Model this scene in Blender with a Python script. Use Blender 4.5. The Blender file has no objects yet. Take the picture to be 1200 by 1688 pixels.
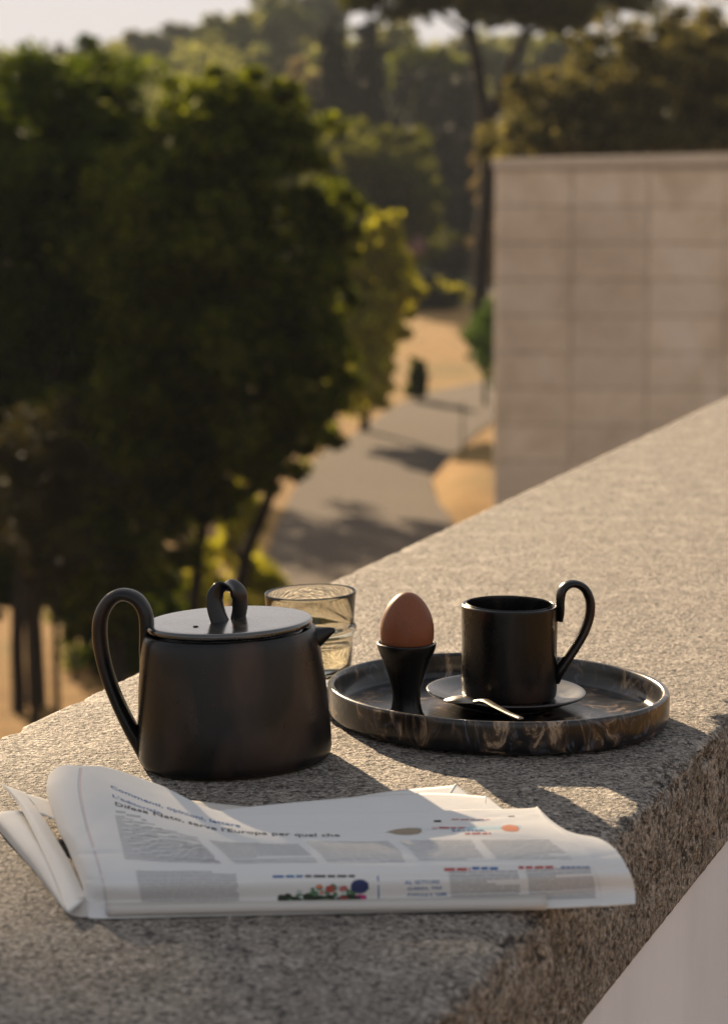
import bpy, math, random
import numpy as np
from mathutils import Vector, noise, Matrix, Quaternion

# ------------------------------------------------------------------ camera, sky, sun, exposure
SC = bpy.context.scene
COL = SC.collection
H = 0.47; FPX = 4350.0; PITCH = math.radians(8.2)
cam_d = bpy.data.cameras.new('camera'); cam = bpy.data.objects.new('camera', cam_d); COL.objects.link(cam)
cam.location = (0, 0, H); cam.rotation_euler = (math.pi/2 - PITCH, 0, 0)
cam_d.sensor_fit = 'VERTICAL'; cam_d.sensor_height = 36.0; cam_d.sensor_width = 36.0
cam_d.lens = 36.0*FPX/1688.0
cam_d.clip_start = 0.05; cam_d.clip_end = 3000
cam_d.dof.use_dof = True; cam_d.dof.focus_distance = 2.03; cam_d.dof.aperture_fstop = 9.4
SC.camera = cam
SUN_EL = math.radians(16.5); SUN_AZ = math.radians(-22.0)      # azimuth measured from +Y towards +X
world = bpy.data.worlds.new('World'); SC.world = world; world.use_nodes = True
wn = world.node_tree; wn.nodes.clear()
wo = wn.nodes.new('ShaderNodeOutputWorld'); wb = wn.nodes.new('ShaderNodeBackground'); sky = wn.nodes.new('ShaderNodeTexSky')
sky.sky_type = 'NISHITA'; sky.sun_disc = False; sky.sun_elevation = SUN_EL; sky.sun_rotation = SUN_AZ
sky.altitude = 50; sky.air_density = 1.0; sky.dust_density = 0.6; sky.ozone_density = 1.0
wb.inputs['Strength'].default_value = 0.20
hs = wn.nodes.new('ShaderNodeHueSaturation'); hs.inputs['Saturation'].default_value = 0.6
wn.links.new(sky.outputs[0], hs.inputs['Color']); 
# hazy air evens the sky out: c / (1 + c/c0)
dv = wn.nodes.new('ShaderNodeVectorMath'); dv.operation = 'MULTIPLY'; dv.inputs[1].default_value = (1/1.36, 1/1.26, 1/1.23)
ad = wn.nodes.new('ShaderNodeVectorMath'); ad.operation = 'ADD'; ad.inputs[1].default_value = (1, 1, 1)
qt = wn.nodes.new('ShaderNodeVectorMath'); qt.operation = 'DIVIDE'
wn.links.new(hs.outputs[0], dv.inputs[0]); wn.links.new(dv.outputs[0], ad.inputs[0]); wn.links.new(hs.outputs[0], qt.inputs[0]); wn.links.new(ad.outputs[0], qt.inputs[1])
wn.links.new(qt.outputs[0], wb.inputs[0]); wn.links.new(wb.outputs[0], wo.inputs[0])
sun_d = bpy.data.lights.new('sun', 'SUN'); sun = bpy.data.objects.new('sun', sun_d); COL.objects.link(sun)
sun_d.energy = 4.3; sun_d.angle = math.radians(0.6); sun_d.color = (1.0, 0.76, 0.49)
SD = Vector((math.sin(SUN_AZ)*math.cos(SUN_EL), math.cos(SUN_AZ)*math.cos(SUN_EL), math.sin(SUN_EL)))
sun.rotation_euler = SD.to_track_quat('Z', 'Y').to_euler(); sun.location = SD*30
SC.view_settings.view_transform = 'Standard'; SC.view_settings.look = 'None'
SC.view_settings.exposure = 1.65; SC.view_settings.gamma = 1.0; SC.view_settings.use_curve_mapping = False
SC.render.engine = 'CYCLES'
SC.cycles.use_denoising = True
SC.cycles.max_bounces = 10; SC.cycles.transparent_max_bounces = 8; SC.cycles.transmission_bounces = 8
SC.cycles.volume_bounces = 0; SC.cycles.caustics_reflective = False; SC.cycles.caustics_refractive = True
SC.cycles.sample_clamp_indirect = 6.0

# ------------------------------------------------------------------ geometry helpers
GZ = -7.0
def ray(px, py):
    x = (px-600)/FPX; y = (844-py)/FPX
    return Vector((x, math.cos(PITCH)+y*math.sin(PITCH), -math.sin(PITCH)+y*math.cos(PITCH)))
def onz(px, py, z=0.0):
    r = ray(px, py); t = (z-H)/r.z; return Vector((r.x*t, r.y*t, z))
def ony(px, py, Y):
    r = ray(px, py); t = Y/r.y; return Vector((r.x*t, Y, H+r.z*t))

def mesh_np(name, V, F, smooth=True):
    """V (n,3) array, F (m,k) array or list of faces"""
    me = bpy.data.meshes.new(name)
    if isinstance(F, np.ndarray):
        k = F.shape[1]
        me.vertices.add(len(V)); me.vertices.foreach_set('co', np.asarray(V, dtype=np.float32).ravel())
        me.loops.add(F.size); me.loops.foreach_set('vertex_index', F.astype(np.int32).ravel())
        me.polygons.add(len(F)); me.polygons.foreach_set('loop_start', np.arange(0, F.size, k, dtype=np.int32))
        me.update(calc_edges=True); me.validate()
    else:
        me.from_pydata([tuple(v) for v in V], [], [tuple(f) for f in F]); me.update()
    me.polygons.foreach_set('use_smooth', [smooth]*len(me.polygons))
    return me
def tag(o, label=None, cat=None, group=None, kind=None):
    if label: o['label'] = label
    if cat: o['category'] = cat
    if group: o['group'] = group
    if kind: o['kind'] = kind
    return o
def empty(name, loc):
    o = bpy.data.objects.new(name, None); COL.objects.link(o); o.location = loc; o.empty_display_size = 0.05
    return o
def root_loc(p):
    while p.parent: p = p.parent
    return p.location
def put(name, V, F, mat, parent=None, smooth=True, origin=None):
    """one mesh object; V in world space; children are stored relative to their thing's base"""
    V = np.array([tuple(v) for v in V], dtype=float) if not isinstance(V, np.ndarray) else V.astype(float)
    if parent is not None: off = np.array(root_loc(parent))
    elif origin is not None: off = np.array(origin)
    else: off = np.zeros(3)
    me = mesh_np(name, V-off, F, smooth)
    if mat: me.materials.append(mat)
    o = bpy.data.objects.new(name, me); COL.objects.link(o)
    if parent is not None: o.parent = parent
    else: o.location = tuple(off)
    return o
def grid_faces(nr, nc, close_c=False):
    r = np.arange(nr-1)[:, None]; c = np.arange(nc if close_c else nc-1)[None, :]
    c2 = (c+1) % nc
    a = r*nc+c; b = r*nc+c2; d = (r+1)*nc+c2; e = (r+1)*nc+c
    return np.stack([a+0*c, b+0*r, d+0*r, e+0*c], -1).reshape(-1, 4)
def flip(F): return F[:, ::-1]
def catmull(P, n):
    """resample polyline P (k,d) with a centripetal-ish Catmull-Rom, n samples"""
    P = np.asarray(P, float); k = len(P)
    Q = np.vstack([2*P[0]-P[1], P, 2*P[-1]-P[-2]])
    t = np.linspace(0, k-1, n); i = np.minimum(t.astype(int), k-2); f = (t-i)[:, None]
    p0, p1, p2, p3 = Q[i], Q[i+1], Q[i+2], Q[i+3]
    return 0.5*((2*p1)+(-p0+p2)*f+(2*p0-5*p1+4*p2-p3)*f**2+(-p0+3*p1-3*p2+p3)*f**3)
def lathe(cx, cy, prof, seg=96, shear=0.0, close_bottom=True, close_top=False, sy=1.0, wob=0.0, seed=0):
    prof = np.asarray(prof, float); n = len(prof)
    a = np.linspace(0, 2*math.pi, seg, endpoint=False)
    R = prof[:, 0][:, None]; Z = prof[:, 1][:, None]
    w = 1 + wob*(np.sin(2*a+seed)+0.6*np.sin(3*a+2.1*seed)+.4*np.sin(5*a+seed*.7))[None, :]
    X = R*w*np.cos(a)[None, :]; Y = R*w*np.sin(a)[None, :]*sy + shear*X
    V = np.stack([cx+X, cy+Y, Z+0*X], -1).reshape(-1, 3)
    F = grid_faces(n, seg, True)
    faces = F.tolist()
    if close_bottom: faces.append(list(range(seg))[::-1])
    if close_top: faces.append([(n-1)*seg+i for i in range(seg)])
    return V, faces
def prof_s(pts, n): return catmull(np.array(pts), n)
def tube(path, ra, rb, nrm, n=60, seg=16, taper=None, raw=False):
    """swept oval: ra in the plane of the path, rb along nrm"""
    P = np.asarray(path, float) if raw else catmull(path, n)
    n = len(P); T = np.gradient(P, axis=0); T /= np.linalg.norm(T, axis=1)[:, None]
    N = np.asarray(nrm, float)
    if N.ndim == 1: N = np.repeat(N[None], n, 0)
    else: N = catmull(N, n)
    B = np.cross(T, N); B /= np.linalg.norm(B, axis=1)[:, None]
    N2 = np.cross(B, T)
    ra = catmull(np.array(ra)[:, None], n)[:, 0] if hasattr(ra, '__len__') else np.full(n, ra)
    rb = catmull(np.array(rb)[:, None], n)[:, 0] if hasattr(rb, '__len__') else np.full(n, rb)
    a = np.linspace(0, 2*math.pi, seg, endpoint=False)
    V = P[:, None, :] + np.cos(a)[None, :, None]*B[:, None, :]*ra[:, None, None] + np.sin(a)[None, :, None]*N2[:, None, :]*rb[:, None, None]
    V = V.reshape(-1, 3); F = grid_faces(n, seg, True).tolist()
    V = np.vstack([V, P[0]-T[0]*ra[0]*.35, P[-1]+T[-1]*ra[-1]*.35])
    m = n*seg
    for i in range(seg):
        F.append([m, (i+1) % seg, i]); F.append([m+1, (n-1)*seg+i, (n-1)*seg+(i+1) % seg])
    return V, F
def box(x0, x1, y0, y1, z0, z1):
    V = [(x, y, z) for z in (z0, z1) for y in (y0, y1) for x in (x0, x1)]
    F = [(0, 2, 3, 1), (4, 5, 7, 6), (0, 1, 5, 4), (2, 6, 7, 3), (0, 4, 6, 2), (1, 3, 7, 5)]
    return V, F
def merge(parts):
    V = []; F = []; o = 0
    for v, f in parts:
        v = [tuple(p) for p in v]; V += v; F += [[i+o for i in q] for q in f]; o += len(v)
    return V, F

# ------------------------------------------------------------------ materials
class NT:
    def __init__(s, name):
        s.m = bpy.data.materials.new(name); s.m.use_nodes = True; s.t = s.m.node_tree; s.n = s.t.nodes; s.n.clear()
        s.out = s.n.new('ShaderNodeOutputMaterial')
    def node(s, typ, **kw):
        nd = s.n.new(typ)
        for k, v in kw.items(): setattr(nd, k, v)
        return nd
    def link(s, a, b): s.t.links.new(a, b)
    def coord(s, scale=(1, 1, 1), kind='Object'):
        tc = s.node('ShaderNodeTexCoord'); mp = s.node('ShaderNodeMapping'); mp.inputs['Scale'].default_value = scale
        s.link(tc.outputs[kind], mp.inputs['Vector']); return mp.outputs[0]
    def noise(s, vec, scale, detail=4, rough=.55, dist=0):
        nd = s.node('ShaderNodeTexNoise'); nd.inputs['Scale'].default_value = scale; nd.inputs['Detail'].default_value = detail
        nd.inputs['Roughness'].default_value = rough; nd.inputs['Distortion'].default_value = dist
        s.link(vec, nd.inputs['Vector']); return nd.outputs['Fac']
    def ramp(s, fac, stops):
        r = s.node('ShaderNodeValToRGB'); e = r.color_ramp.elements
        while len(e) < len(stops): e.new(.5)
        for el, (p, c) in zip(e, stops):
            el.position = p; el.color = (*c, 1) if len(c) == 3 else c
        s.link(fac, r.inputs[0]); return r.outputs[0]
    def mix(s, fac, a, b, mode='MIX'):
        m = s.node('ShaderNodeMix', data_type='RGBA', blend_type=mode)
        for sock, v in ((m.inputs[0], fac), (m.inputs[6], a), (m.inputs[7], b)):
            if hasattr(v, 'links'): s.link(v, sock)
            elif isinstance(v, (int, float)): sock.default_value = v
            else: sock.default_value = (*v, 1)
        return m.outputs[2]
    def bump(s, h, strength, dist=.001, nrm=None):
        b = s.node('ShaderNodeBump'); b.inputs['Strength'].default_value = strength; b.inputs['Distance'].default_value = dist
        s.link(h, b.inputs['Height'])
        if nrm is not None: s.link(nrm, b.inputs['Normal'])
        return b.outputs[0]
    def bsdf(s, col=None, rough=.5, metal=0, nrm=None, **kw):
        p = s.node('ShaderNodeBsdfPrincipled')
        for sock, v in (('Base Color', col), ('Roughness', rough), ('Metallic', metal)):
            if v is None: continue
            if hasattr(v, 'links'): s.link(v, p.inputs[sock])
            elif isinstance(v, (int, float)): p.inputs[sock].default_value = v
            else: p.inputs[sock].default_value = (*v, 1)
        if nrm is not None: s.link(nrm, p.inputs['Normal'])
        for k, v in kw.items():
            sk = p.inputs[k.replace('_', ' ')]
            if hasattr(v, 'links'): s.link(v, sk)
            else: sk.default_value = v
        return p
    def done(s, shader, vol=None):
        s.link(shader, s.out.inputs['Surface'])
        return s.m
def math_node(nt, op, a, b=0.0):
    m = nt.node('ShaderNodeMath', operation=op)
    for i, v in enumerate((a, b)):
        if hasattr(v, 'links'): nt.link(v, m.inputs[i])
        else: m.inputs[i].default_value = v
    return m.outputs[0]

def mat_stone():
    nt = NT('bush_hammered_stone'); v = nt.coord()
    big = nt.noise(v, 9, 4); mid = nt.noise(v, 60, 5, .6); fine = nt.noise(v, 420, 4, .62); speck = nt.noise(v, 950, 3, .6)
    grit = nt.noise(v, 270, 3, .7, .3); crk = nt.noise(v, 150, 3, .6, .6)
    crev = nt.ramp(math_node(nt, 'ABSOLUTE', math_node(nt, 'SUBTRACT', crk, .5)), [(.0, (1, 1, 1)), (.034, (0, 0, 0))])
    cmask = nt.ramp(mid, [(.42, (0, 0, 0)), (.56, (1, 1, 1))]); crev = math_node(nt, 'MULTIPLY', crev, cmask)
    patchy = nt.noise(v, 24, 4, .6)
    col = nt.ramp(grit, [(.36, (.045, .04, .036)), (.46, (.20, .175, .15)), (.54, (.38, .33, .28)), (.66, (.68, .61, .54))])
    col = nt.mix(nt.ramp(big, [(.40, (0, 0, 0)), (.62, (.45, .45, .45))]), col, (.30, .25, .205))
    col = nt.mix(nt.ramp(patchy, [(.52, (0, 0, 0)), (.64, (.38, .38, .38))]), col, (.62, .54, .46))
    col = nt.mix(nt.ramp(patchy, [(.36, (.45, .45, .45)), (.46, (0, 0, 0))]), col, (.17, .145, .125))
    blot = nt.noise(v, 135, 3, .6, .2); col = nt.mix(nt.ramp(blot, [(.38, (.9, .9, .9)), (.44, (0, 0, 0))]), col, (.04, .034, .03))
    col = nt.mix(nt.ramp(blot, [(.58, (0, 0, 0)), (.66, (.5, .5, .5))]), col, (.62, .56, .49))
    col = nt.mix(nt.ramp(speck, [(.54, (0, 0, 0)), (.66, (.75, .75, .75))]), col, (.10, .085, .075))
    col = nt.mix(math_node(nt, 'MULTIPLY', crev, .85), col, (.05, .042, .036))
    # vertical pitting on the cut face
    vp = nt.coord((1, 1, .4)); pits = nt.noise(vp, 75, 4, .65, .4); pit = nt.ramp(pits, [(.33, (1, 1, 1)), (.40, (0, 0, 0))])
    g = nt.node('ShaderNodeNewGeometry'); sx = nt.node('ShaderNodeSeparateXYZ'); nt.link(g.outputs['True Normal'], sx.inputs[0])
    side = math_node(nt, 'SUBTRACT', 1.0, math_node(nt, 'ABSOLUTE', sx.outputs[2]))
    pm = math_node(nt, 'MULTIPLY', pit, nt.ramp(side, [(.35, (0, 0, 0)), (.8, (1, 1, 1))]))
    col = nt.mix(pm, col, (.06, .045, .035))
    h = math_node(nt, 'ADD', math_node(nt, 'MULTIPLY', grit, 1.1), math_node(nt, 'MULTIPLY', mid, .8)); h = math_node(nt, 'ADD', h, math_node(nt, 'MULTIPLY', blot, 1.0))
    h = math_node(nt, 'SUBTRACT', h, math_node(nt, 'MULTIPLY', pm, .6))
    h = math_node(nt, 'SUBTRACT', h, math_node(nt, 'MULTIPLY', crev, .35))
    b = nt.bump(h, 1.0, .0055); b = nt.bump(speck, .4, .0008, b)
    return nt.done(nt.bsdf(col, .78, 0, b).outputs[0])
def mat_plaster(name='pale_plaster', c=(.74, .745, .80)):
    nt = NT(name); v = nt.coord()
    n1 = nt.noise(v, 3, 5); n2 = nt.noise(v, 300, 3); n3 = nt.noise(nt.coord((1, 1, .3)), 14, 5, .6)
    col = nt.mix(nt.ramp(n1, [(.35, (0, 0, 0)), (.65, (1, 1, 1))]), c, tuple(x*.88 for x in c)); col = nt.mix(nt.ramp(n3, [(.5, (0, 0, 0)), (.75, (.35, .35, .35))]), col, tuple(x*.75 for x in c))
    return nt.done(nt.bsdf(col, .9, 0, nt.bump(n2, .3, .0006)).outputs[0])
def mat_ceramic(name='black_glaze', patch=.5, rough=.34, coat=0.0, ior=1.42):
    nt = NT(name); v = nt.coord((1, 1, .55))
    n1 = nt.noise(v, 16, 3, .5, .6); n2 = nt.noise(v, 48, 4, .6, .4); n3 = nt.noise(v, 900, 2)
    col = nt.mix(nt.ramp(n1, [(.50, (0, 0, 0)), (.66, (patch, patch, patch))]), (.005, .005, .0052), (.085, .045, .03))  # brown patches: reflections of the surroundings painted into the glaze colour
    col = nt.mix(nt.ramp(n2, [(.56, (0, 0, 0)), (.74, (.3, .3, .3))]), col, (.02, .019, .021))
    r = nt.ramp(n2, [(.3, (rough-.05,)*3), (.7, (rough+.07,)*3)])
    h = math_node(nt, 'ADD', n2, math_node(nt, 'MULTIPLY', n3, .12))
    return nt.done(nt.bsdf(col, r, 0, nt.bump(h, .08, .0012), IOR=ior, Coat_Weight=coat, Coat_Roughness=.16, Coat_IOR=1.6).outputs[0])
def mat_resin():
    nt = NT('marbled_resin')
    tc = nt.node('ShaderNodeTexCoord'); g = nt.node('ShaderNodeMapping'); g.inputs['Scale'].default_value = (1, 1, .5)
    nt.link(tc.outputs['Object'], g.inputs['Vector']); v = g.outputs[0]
    w = nt.noise(v, 14, 3, .5, 0)
    mixv = nt.node('ShaderNodeVectorMath', operation='MULTIPLY_ADD')
    wn_ = nt.node('ShaderNodeTexNoise'); wn_.inputs['Scale'].default_value = 16; wn_.inputs['Detail'].default_value = 3
    nt.link(v, wn_.inputs['Vector']); nt.link(wn_.outputs['Color'], mixv.inputs[0]); mixv.inputs[1].default_value = (.07, .07, .07); nt.link(v, mixv.inputs[2])
    a = nt.noise(mixv.outputs[0], 46, 6, .66, 1.0); b = nt.noise(mixv.outputs[0], 95, 6, .68, .8)
    col = nt.ramp(a, [(.42, (.004, .004, .005)), (.50, (.012, .010, .009)), (.565, (.07, .042, .026)), (.63, (.36, .26, .17)), (.69, (.05, .038, .03))])
    col = nt.mix(nt.ramp(b, [(.57, (0, 0, 0)), (.64, (.6, .6, .6))]), col, (.10, .115, .155))
    return nt.done(nt.bsdf(col, .28, 0, None, IOR=1.46, Coat_Weight=.25, Coat_Roughness=.14, Coat_IOR=1.5).outputs[0])
def mat_egg():
    nt = NT('brown_eggshell'); v = nt.coord(); n = nt.noise(v, 900, 3); m = nt.noise(v, 60, 3)
    col = nt.mix(m, (.225, .074, .032), (.17, .052, .023))
    sp2 = nt.noise(v, 420, 2, .5); col = nt.mix(nt.ramp(sp2, [(.60, (0, 0, 0)), (.70, (.55, .55, .55))]), col, (.12, .035, .018))
    return nt.done(nt.bsdf(col, .5, 0, nt.bump(n, .18, .0004), Specular_IOR_Level=.3).outputs[0])
def mat_metal():
    nt = NT('brushed_steel'); v = nt.coord(); n = nt.noise(v, 120, 3)
    return nt.done(nt.bsdf((.30, .265, .22), nt.ramp(n, [(.3, (.3,)*3), (.7, (.42,)*3)]), 1.0).outputs[0])
def mat_glass(name, col, ior=1.5):
    nt = NT(name)
    return nt.done(nt.bsdf(col, .0, 0, None, Transmission_Weight=1.0, IOR=ior).outputs[0])
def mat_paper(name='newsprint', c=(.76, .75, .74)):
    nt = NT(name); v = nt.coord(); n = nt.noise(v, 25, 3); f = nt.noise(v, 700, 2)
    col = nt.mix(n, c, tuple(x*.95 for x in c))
    p = nt.bsdf(col, 1.0, 0, nt.bump(nt.noise(v, 45, 3, .5), .35, .0015), Specular_IOR_Level=.12); tr = nt.node('ShaderNodeBsdfTranslucent'); tr.inputs[0].default_value = (.75, .68, .58, 1)
    mx = nt.node('ShaderNodeMixShader'); mx.inputs[0].default_value = .14
    nt.link(p.outputs[0], mx.inputs[1]); nt.link(tr.outputs[0], mx.inputs[2])
    return nt.done(mx.outputs[0])
def mat_flat(name, c, rough=1.0):
    nt = NT(name); v = nt.coord(); n = nt.noise(v, 300, 2)
    return nt.done(nt.bsdf(nt.mix(n, c, tuple(x*.8 for x in c)), rough).outputs[0])
LEAFM = {}
def mat_leaf(name, cols, trans=.4, tcol=None):
    nt = NT(name); g = nt.node('ShaderNodeNewGeometry')
    v = nt.coord(); n = nt.noise(v, .9, 3)
    f = math_node(nt, 'ADD', math_node(nt, 'MULTIPLY', g.outputs['Random Per Island'], .6), math_node(nt, 'MULTIPLY', n, .4))
    k = len(cols); col = nt.ramp(f, [(.2+.6*i/(k-1), c) for i, c in enumerate(cols)])
    p = nt.bsdf(col, .55); p.inputs['Specular IOR Level'].default_value = .08
    tr = nt.node('ShaderNodeBsdfTranslucent')
    tc = nt.mix(1.0, col, tcol or (2.6, 2.2, .9), 'MULTIPLY'); nt.link(tc, tr.inputs[0])
    mx = nt.node('ShaderNodeMixShader'); mx.inputs[0].default_value = trans
    nt.link(p.outputs[0], mx.inputs[1]); nt.link(tr.outputs[0], mx.inputs[2])
    return nt.done(mx.outputs[0])
def mat_bark(name='bark', c=(.10, .07, .05)):
    nt = NT(name); v = nt.coord((1, 1, .25)); n = nt.noise(v, 14, 5, .6)
    col = nt.ramp(n, [(.3, tuple(x*.45 for x in c)), (.7, c)])
    return nt.done(nt.bsdf(col, .95, 0, nt.bump(n, .8, .03), Specular_IOR_Level=.08).outputs[0])
def mat_ground():
    nt = NT('dry_grass_ground'); v = nt.coord()
    a = nt.noise(v, .18, 4); b = nt.noise(v, 1.6, 5, .6); c = nt.noise(v, 14, 3)
    col = nt.ramp(b, [(.3, (.19, .105, .035)), (.5, (.31, .18, .065)), (.7, (.40, .25, .10))])
    col = nt.mix(nt.ramp(a, [(.52, (0, 0, 0)), (.66, (.7, .7, .7))]), col, (.12, .115, .04))
    col = nt.mix(.25, col, nt.ramp(c, [(.3, (.15, .09, .035)), (.7, (.46, .29, .12))]))
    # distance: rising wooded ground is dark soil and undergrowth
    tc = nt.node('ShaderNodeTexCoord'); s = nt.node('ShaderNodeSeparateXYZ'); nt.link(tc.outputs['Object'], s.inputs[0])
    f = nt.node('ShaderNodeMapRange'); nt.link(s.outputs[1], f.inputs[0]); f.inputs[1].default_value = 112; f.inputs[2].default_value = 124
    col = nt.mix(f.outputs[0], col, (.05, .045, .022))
    return nt.done(nt.bsdf(col, 1.0, 0, nt.bump(c, .6, .08), Specular_IOR_Level=.1).outputs[0])
def mat_road():
    nt = NT('pale_asphalt'); v = nt.coord()
    a = nt.noise(v, .5, 4); b = nt.noise(v, 9, 4)
    col = nt.mix(a, (.095, .073, .055), (.14, .108, .082)); col = nt.mix(.3, col, nt.ramp(b, [(.35, (.055, .048, .04)), (.65, (.17, .145, .12))]))
    return nt.done(nt.bsdf(col, 1.0, 0, nt.bump(b, .4, .02), Specular_IOR_Level=.1).outputs[0])
def mat_panel():
    nt = NT('travertine_panel'); v = nt.coord()
    oi = nt.node('ShaderNodeObjectInfo'); r = oi.outputs['Random']
    n = nt.noise(v, 1.6, 5, .6, .5); m = nt.noise(v, 22, 4, .6)
    off = nt.node('ShaderNodeVectorMath', operation='ADD'); nt.link(v, off.inputs[0]); nt.link(r, off.inputs[1])
    sc_ = nt.node('ShaderNodeVectorMath', operation='SCALE'); nt.link(oi.outputs['Location'], sc_.inputs[0]); sc_.inputs['Scale'].default_value = 1.0
    nt.link(sc_.outputs[0], off.inputs[1]); n = nt.noise(off.outputs[0], 1.1, 5, .6, .8)
    col = nt.ramp(n, [(.3, (.55, .43, .31)), (.46, (.70, .57, .43)), (.58, (.80, .67, .53)), (.72, (.84, .73, .63))])
    col = nt.mix(math_node(nt, 'MULTIPLY', r, .35), col, (.42, .33, .255))
    col = nt.mix(.2, col, nt.ramp(m, [(.38, (.36, .28, .2)), (.6, (.9, .78, .64))]))
    return nt.done(nt.bsdf(col, .85, 0, nt.bump(m, .4, .01)).outputs[0])

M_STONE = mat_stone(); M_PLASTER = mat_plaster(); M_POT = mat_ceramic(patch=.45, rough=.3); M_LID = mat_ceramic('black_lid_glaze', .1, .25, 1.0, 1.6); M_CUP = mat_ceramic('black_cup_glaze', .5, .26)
M_SAUCER = mat_ceramic('black_saucer_glaze', .2, .3, .35, 1.5); M_EGGCUP = mat_ceramic('black_egg_cup_glaze', .0, .3); M_RESIN = mat_resin(); M_EGG = mat_egg(); M_METAL = mat_metal()
M_GLASS = mat_glass('smoky_amber_glass', (.955, .91, .78)); M_WATER = mat_glass('water', (.97, .98, .97), 1.33)
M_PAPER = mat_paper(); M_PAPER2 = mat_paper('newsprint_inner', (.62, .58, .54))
M_GROUND = mat_ground(); M_ROAD = mat_road(); M_PANEL = mat_panel(); M_JOINT = mat_flat('joint_mortar', (.70, .575, .45), .9)
M_COPING = mat_plaster('coping_stone', (.66, .55, .44)); M_BARK = mat_bark('bark', (.032, .024, .018)); M_PINEBARK = mat_bark('pine_bark', (.015, .010, .009))
M_WALLSIDE = mat_plaster('building_render', (.48, .41, .34)); M_CREAM = mat_plaster('field_wall_plaster', (.6, .45, .28))

# ------------------------------------------------------------------ ground, hill, road
def hgt(x, y):
    h = GZ
    if y > 125:
        t = y-125; h += 0.075*t + 0.35*math.sin(x*.05+1)*min(1, t/40.0) + .6*math.sin(x*.021+y*.013)*min(1, t/60.0)
    h += .05*math.sin(x*.31)*math.cos(y*.27)
    return h
xs = np.unique(np.concatenate([np.linspace(-900, -60, 22), np.linspace(-60, 60, 61), np.linspace(60, 900, 22)]))
ys = np.unique(np.concatenate([np.linspace(-300, 0, 8), np.linspace(0, 130, 66), np.linspace(130, 340, 43), np.linspace(340, 1600, 30)]))
def hz(x, y):
    h = hgt(x, min(y, 340.0))
    return h
GV = np.array([(x, y, hz(x, y)) for y in ys for x in xs])
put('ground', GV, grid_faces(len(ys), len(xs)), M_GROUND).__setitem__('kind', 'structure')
def ribbon(name, left, right, mat, lift, n=60):
    L = catmull(np.array([onz(px, py, GZ)[:] for px, py in left]), n); R = catmull(np.array([onz(px, py, GZ)[:] for px, py in right]), n)
    V = []
    for a, b in zip(L, R):
        for k in range(5):
            p = a+(b-a)*k/4; V.append((p[0], p[1], hgt(p[0], p[1])+lift))
    o = put(name, V, flip(grid_faces(n, 5)), mat); o['kind'] = 'structure'; return o
ribbon('road', [(360, 1240), (432, 985), (452, 880), (520, 760), (600, 706), (668, 664), (760, 636), (900, 605), (1100, 590)],
       [(860, 1240), (800, 985), (745, 862), (712, 800), (738, 762), (800, 706), (880, 672), (1000, 645), (1200, 630)], M_ROAD, .03)

# ------------------------------------------------------------------ foliage
def leaves(pts, size, rng, aspect=.55, up=0.0):
    n = len(pts)
    a = rng.normal(size=(n, 3)); a[:, 2] += up*2; a /= np.linalg.norm(a, axis=1)[:, None]
    b = rng.normal(size=(n, 3)); b -= (b*a).sum(1)[:, None]*a; b /= np.linalg.norm(b, axis=1)[:, None]
    s = size*(.6+.8*rng.random(n))[:, None]
    u = a*s*.5; w = b*s*.5*aspect; c = np.cross(a, b)*s*.12
    V = np.stack([pts-u, pts+w+c, pts+u, pts-w+c], 1).reshape(-1, 3)
    return V, np.arange(4*n).reshape(n, 4)
def crown_pts(blobs, n, rng, clump=.13, shell=.55, flat=1.0, core=.25, per=140):
    """blobs: (x,y,z,rx,ry,rz); clumped points biased to each blob's outside"""
    vol = np.array([b[3]*b[5] for b in blobs]); vol = vol/vol.sum(); out = []
    for b, f in zip(blobs, vol):
        m0 = max(1, int(n*f)); mc = int(m0*core); m = m0-mc; k = max(12, int(m/per))
        d = rng.normal(size=(k, 3)); d /= np.linalg.norm(d, axis=1)[:, None]
        lump = 1+.16*np.sin(d[:, 0]*5+b[0])*np.cos(d[:, 2]*6+b[1])+.10*rng.normal(size=k)
        r = (shell+(1-shell)*rng.random(k)**.6)*lump
        C = d*r[:, None]*np.array(b[3:6])+np.array(b[:3])
        cs = clump*min(b[3:6])*(.5+.9*rng.random(k))
        idx = rng.integers(0, k, m); o = rng.normal(size=(m, 3)); o /= np.linalg.norm(o, axis=1)[:, None]; o *= (rng.random(m)**.45)[:, None]*1.5
        o *= cs[idx][:, None]; o[:, 2] *= .72*flat
        out.append(C[idx]+o)
        d = rng.normal(size=(mc, 3)); d /= np.linalg.norm(d, axis=1)[:, None]
        out.append(d*(.80*rng.random(mc)**.4)[:, None]*np.array(b[3:6])+np.array(b[:3]))
    return np.vstack(out)
def px_blob(px, py, D, wpx, hpx, dep=None):
    c = ony(px, py, D); s = D*1.01/FPX
    return (c.x, c.y, c.z, wpx*s*.5, (dep if dep is not None else wpx*s*.5), hpx*s*.5)
def trunk(pts, r0, r1, seg=8, n=18):
    k = len(pts); return tube(np.array([tuple(p) for p in pts]), [r0+(r1-r0)*i/(k-1) for i in range(k)], [r0+(r1-r0)*i/(k-1) for i in range(k)], (0.02, 1, 0.01), n, seg)
def make_tree(name, label, cat, blobs, nleaf, lsize, mat, trunks, seed, bark=None, group=None, clump=.2, shell=.55, up=0, aspect=.55):
    rng = np.random.default_rng(seed)
    cx = float(np.mean([b[0] for b in blobs])); cy = float(np.mean([b[1] for b in blobs]))
    if trunks: base = trunks[0][0][0]; loc = (base[0], base[1], base[2])
    else: loc = (cx, cy, hgt(cx, cy))
    root = tag(empty(name, loc), label, cat, group)
    P = crown_pts(blobs, nleaf, rng, clump, shell); V, F = leaves(P, lsize, rng, aspect, up)
    put('crown', V, F, mat, root, smooth=False)
    if trunks: 
        V, F = merge([trunk(t[0], t[1], t[2]) for t in trunks]); put('trunk', V, F, bark or M_BARK, root)
    return root
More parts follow.
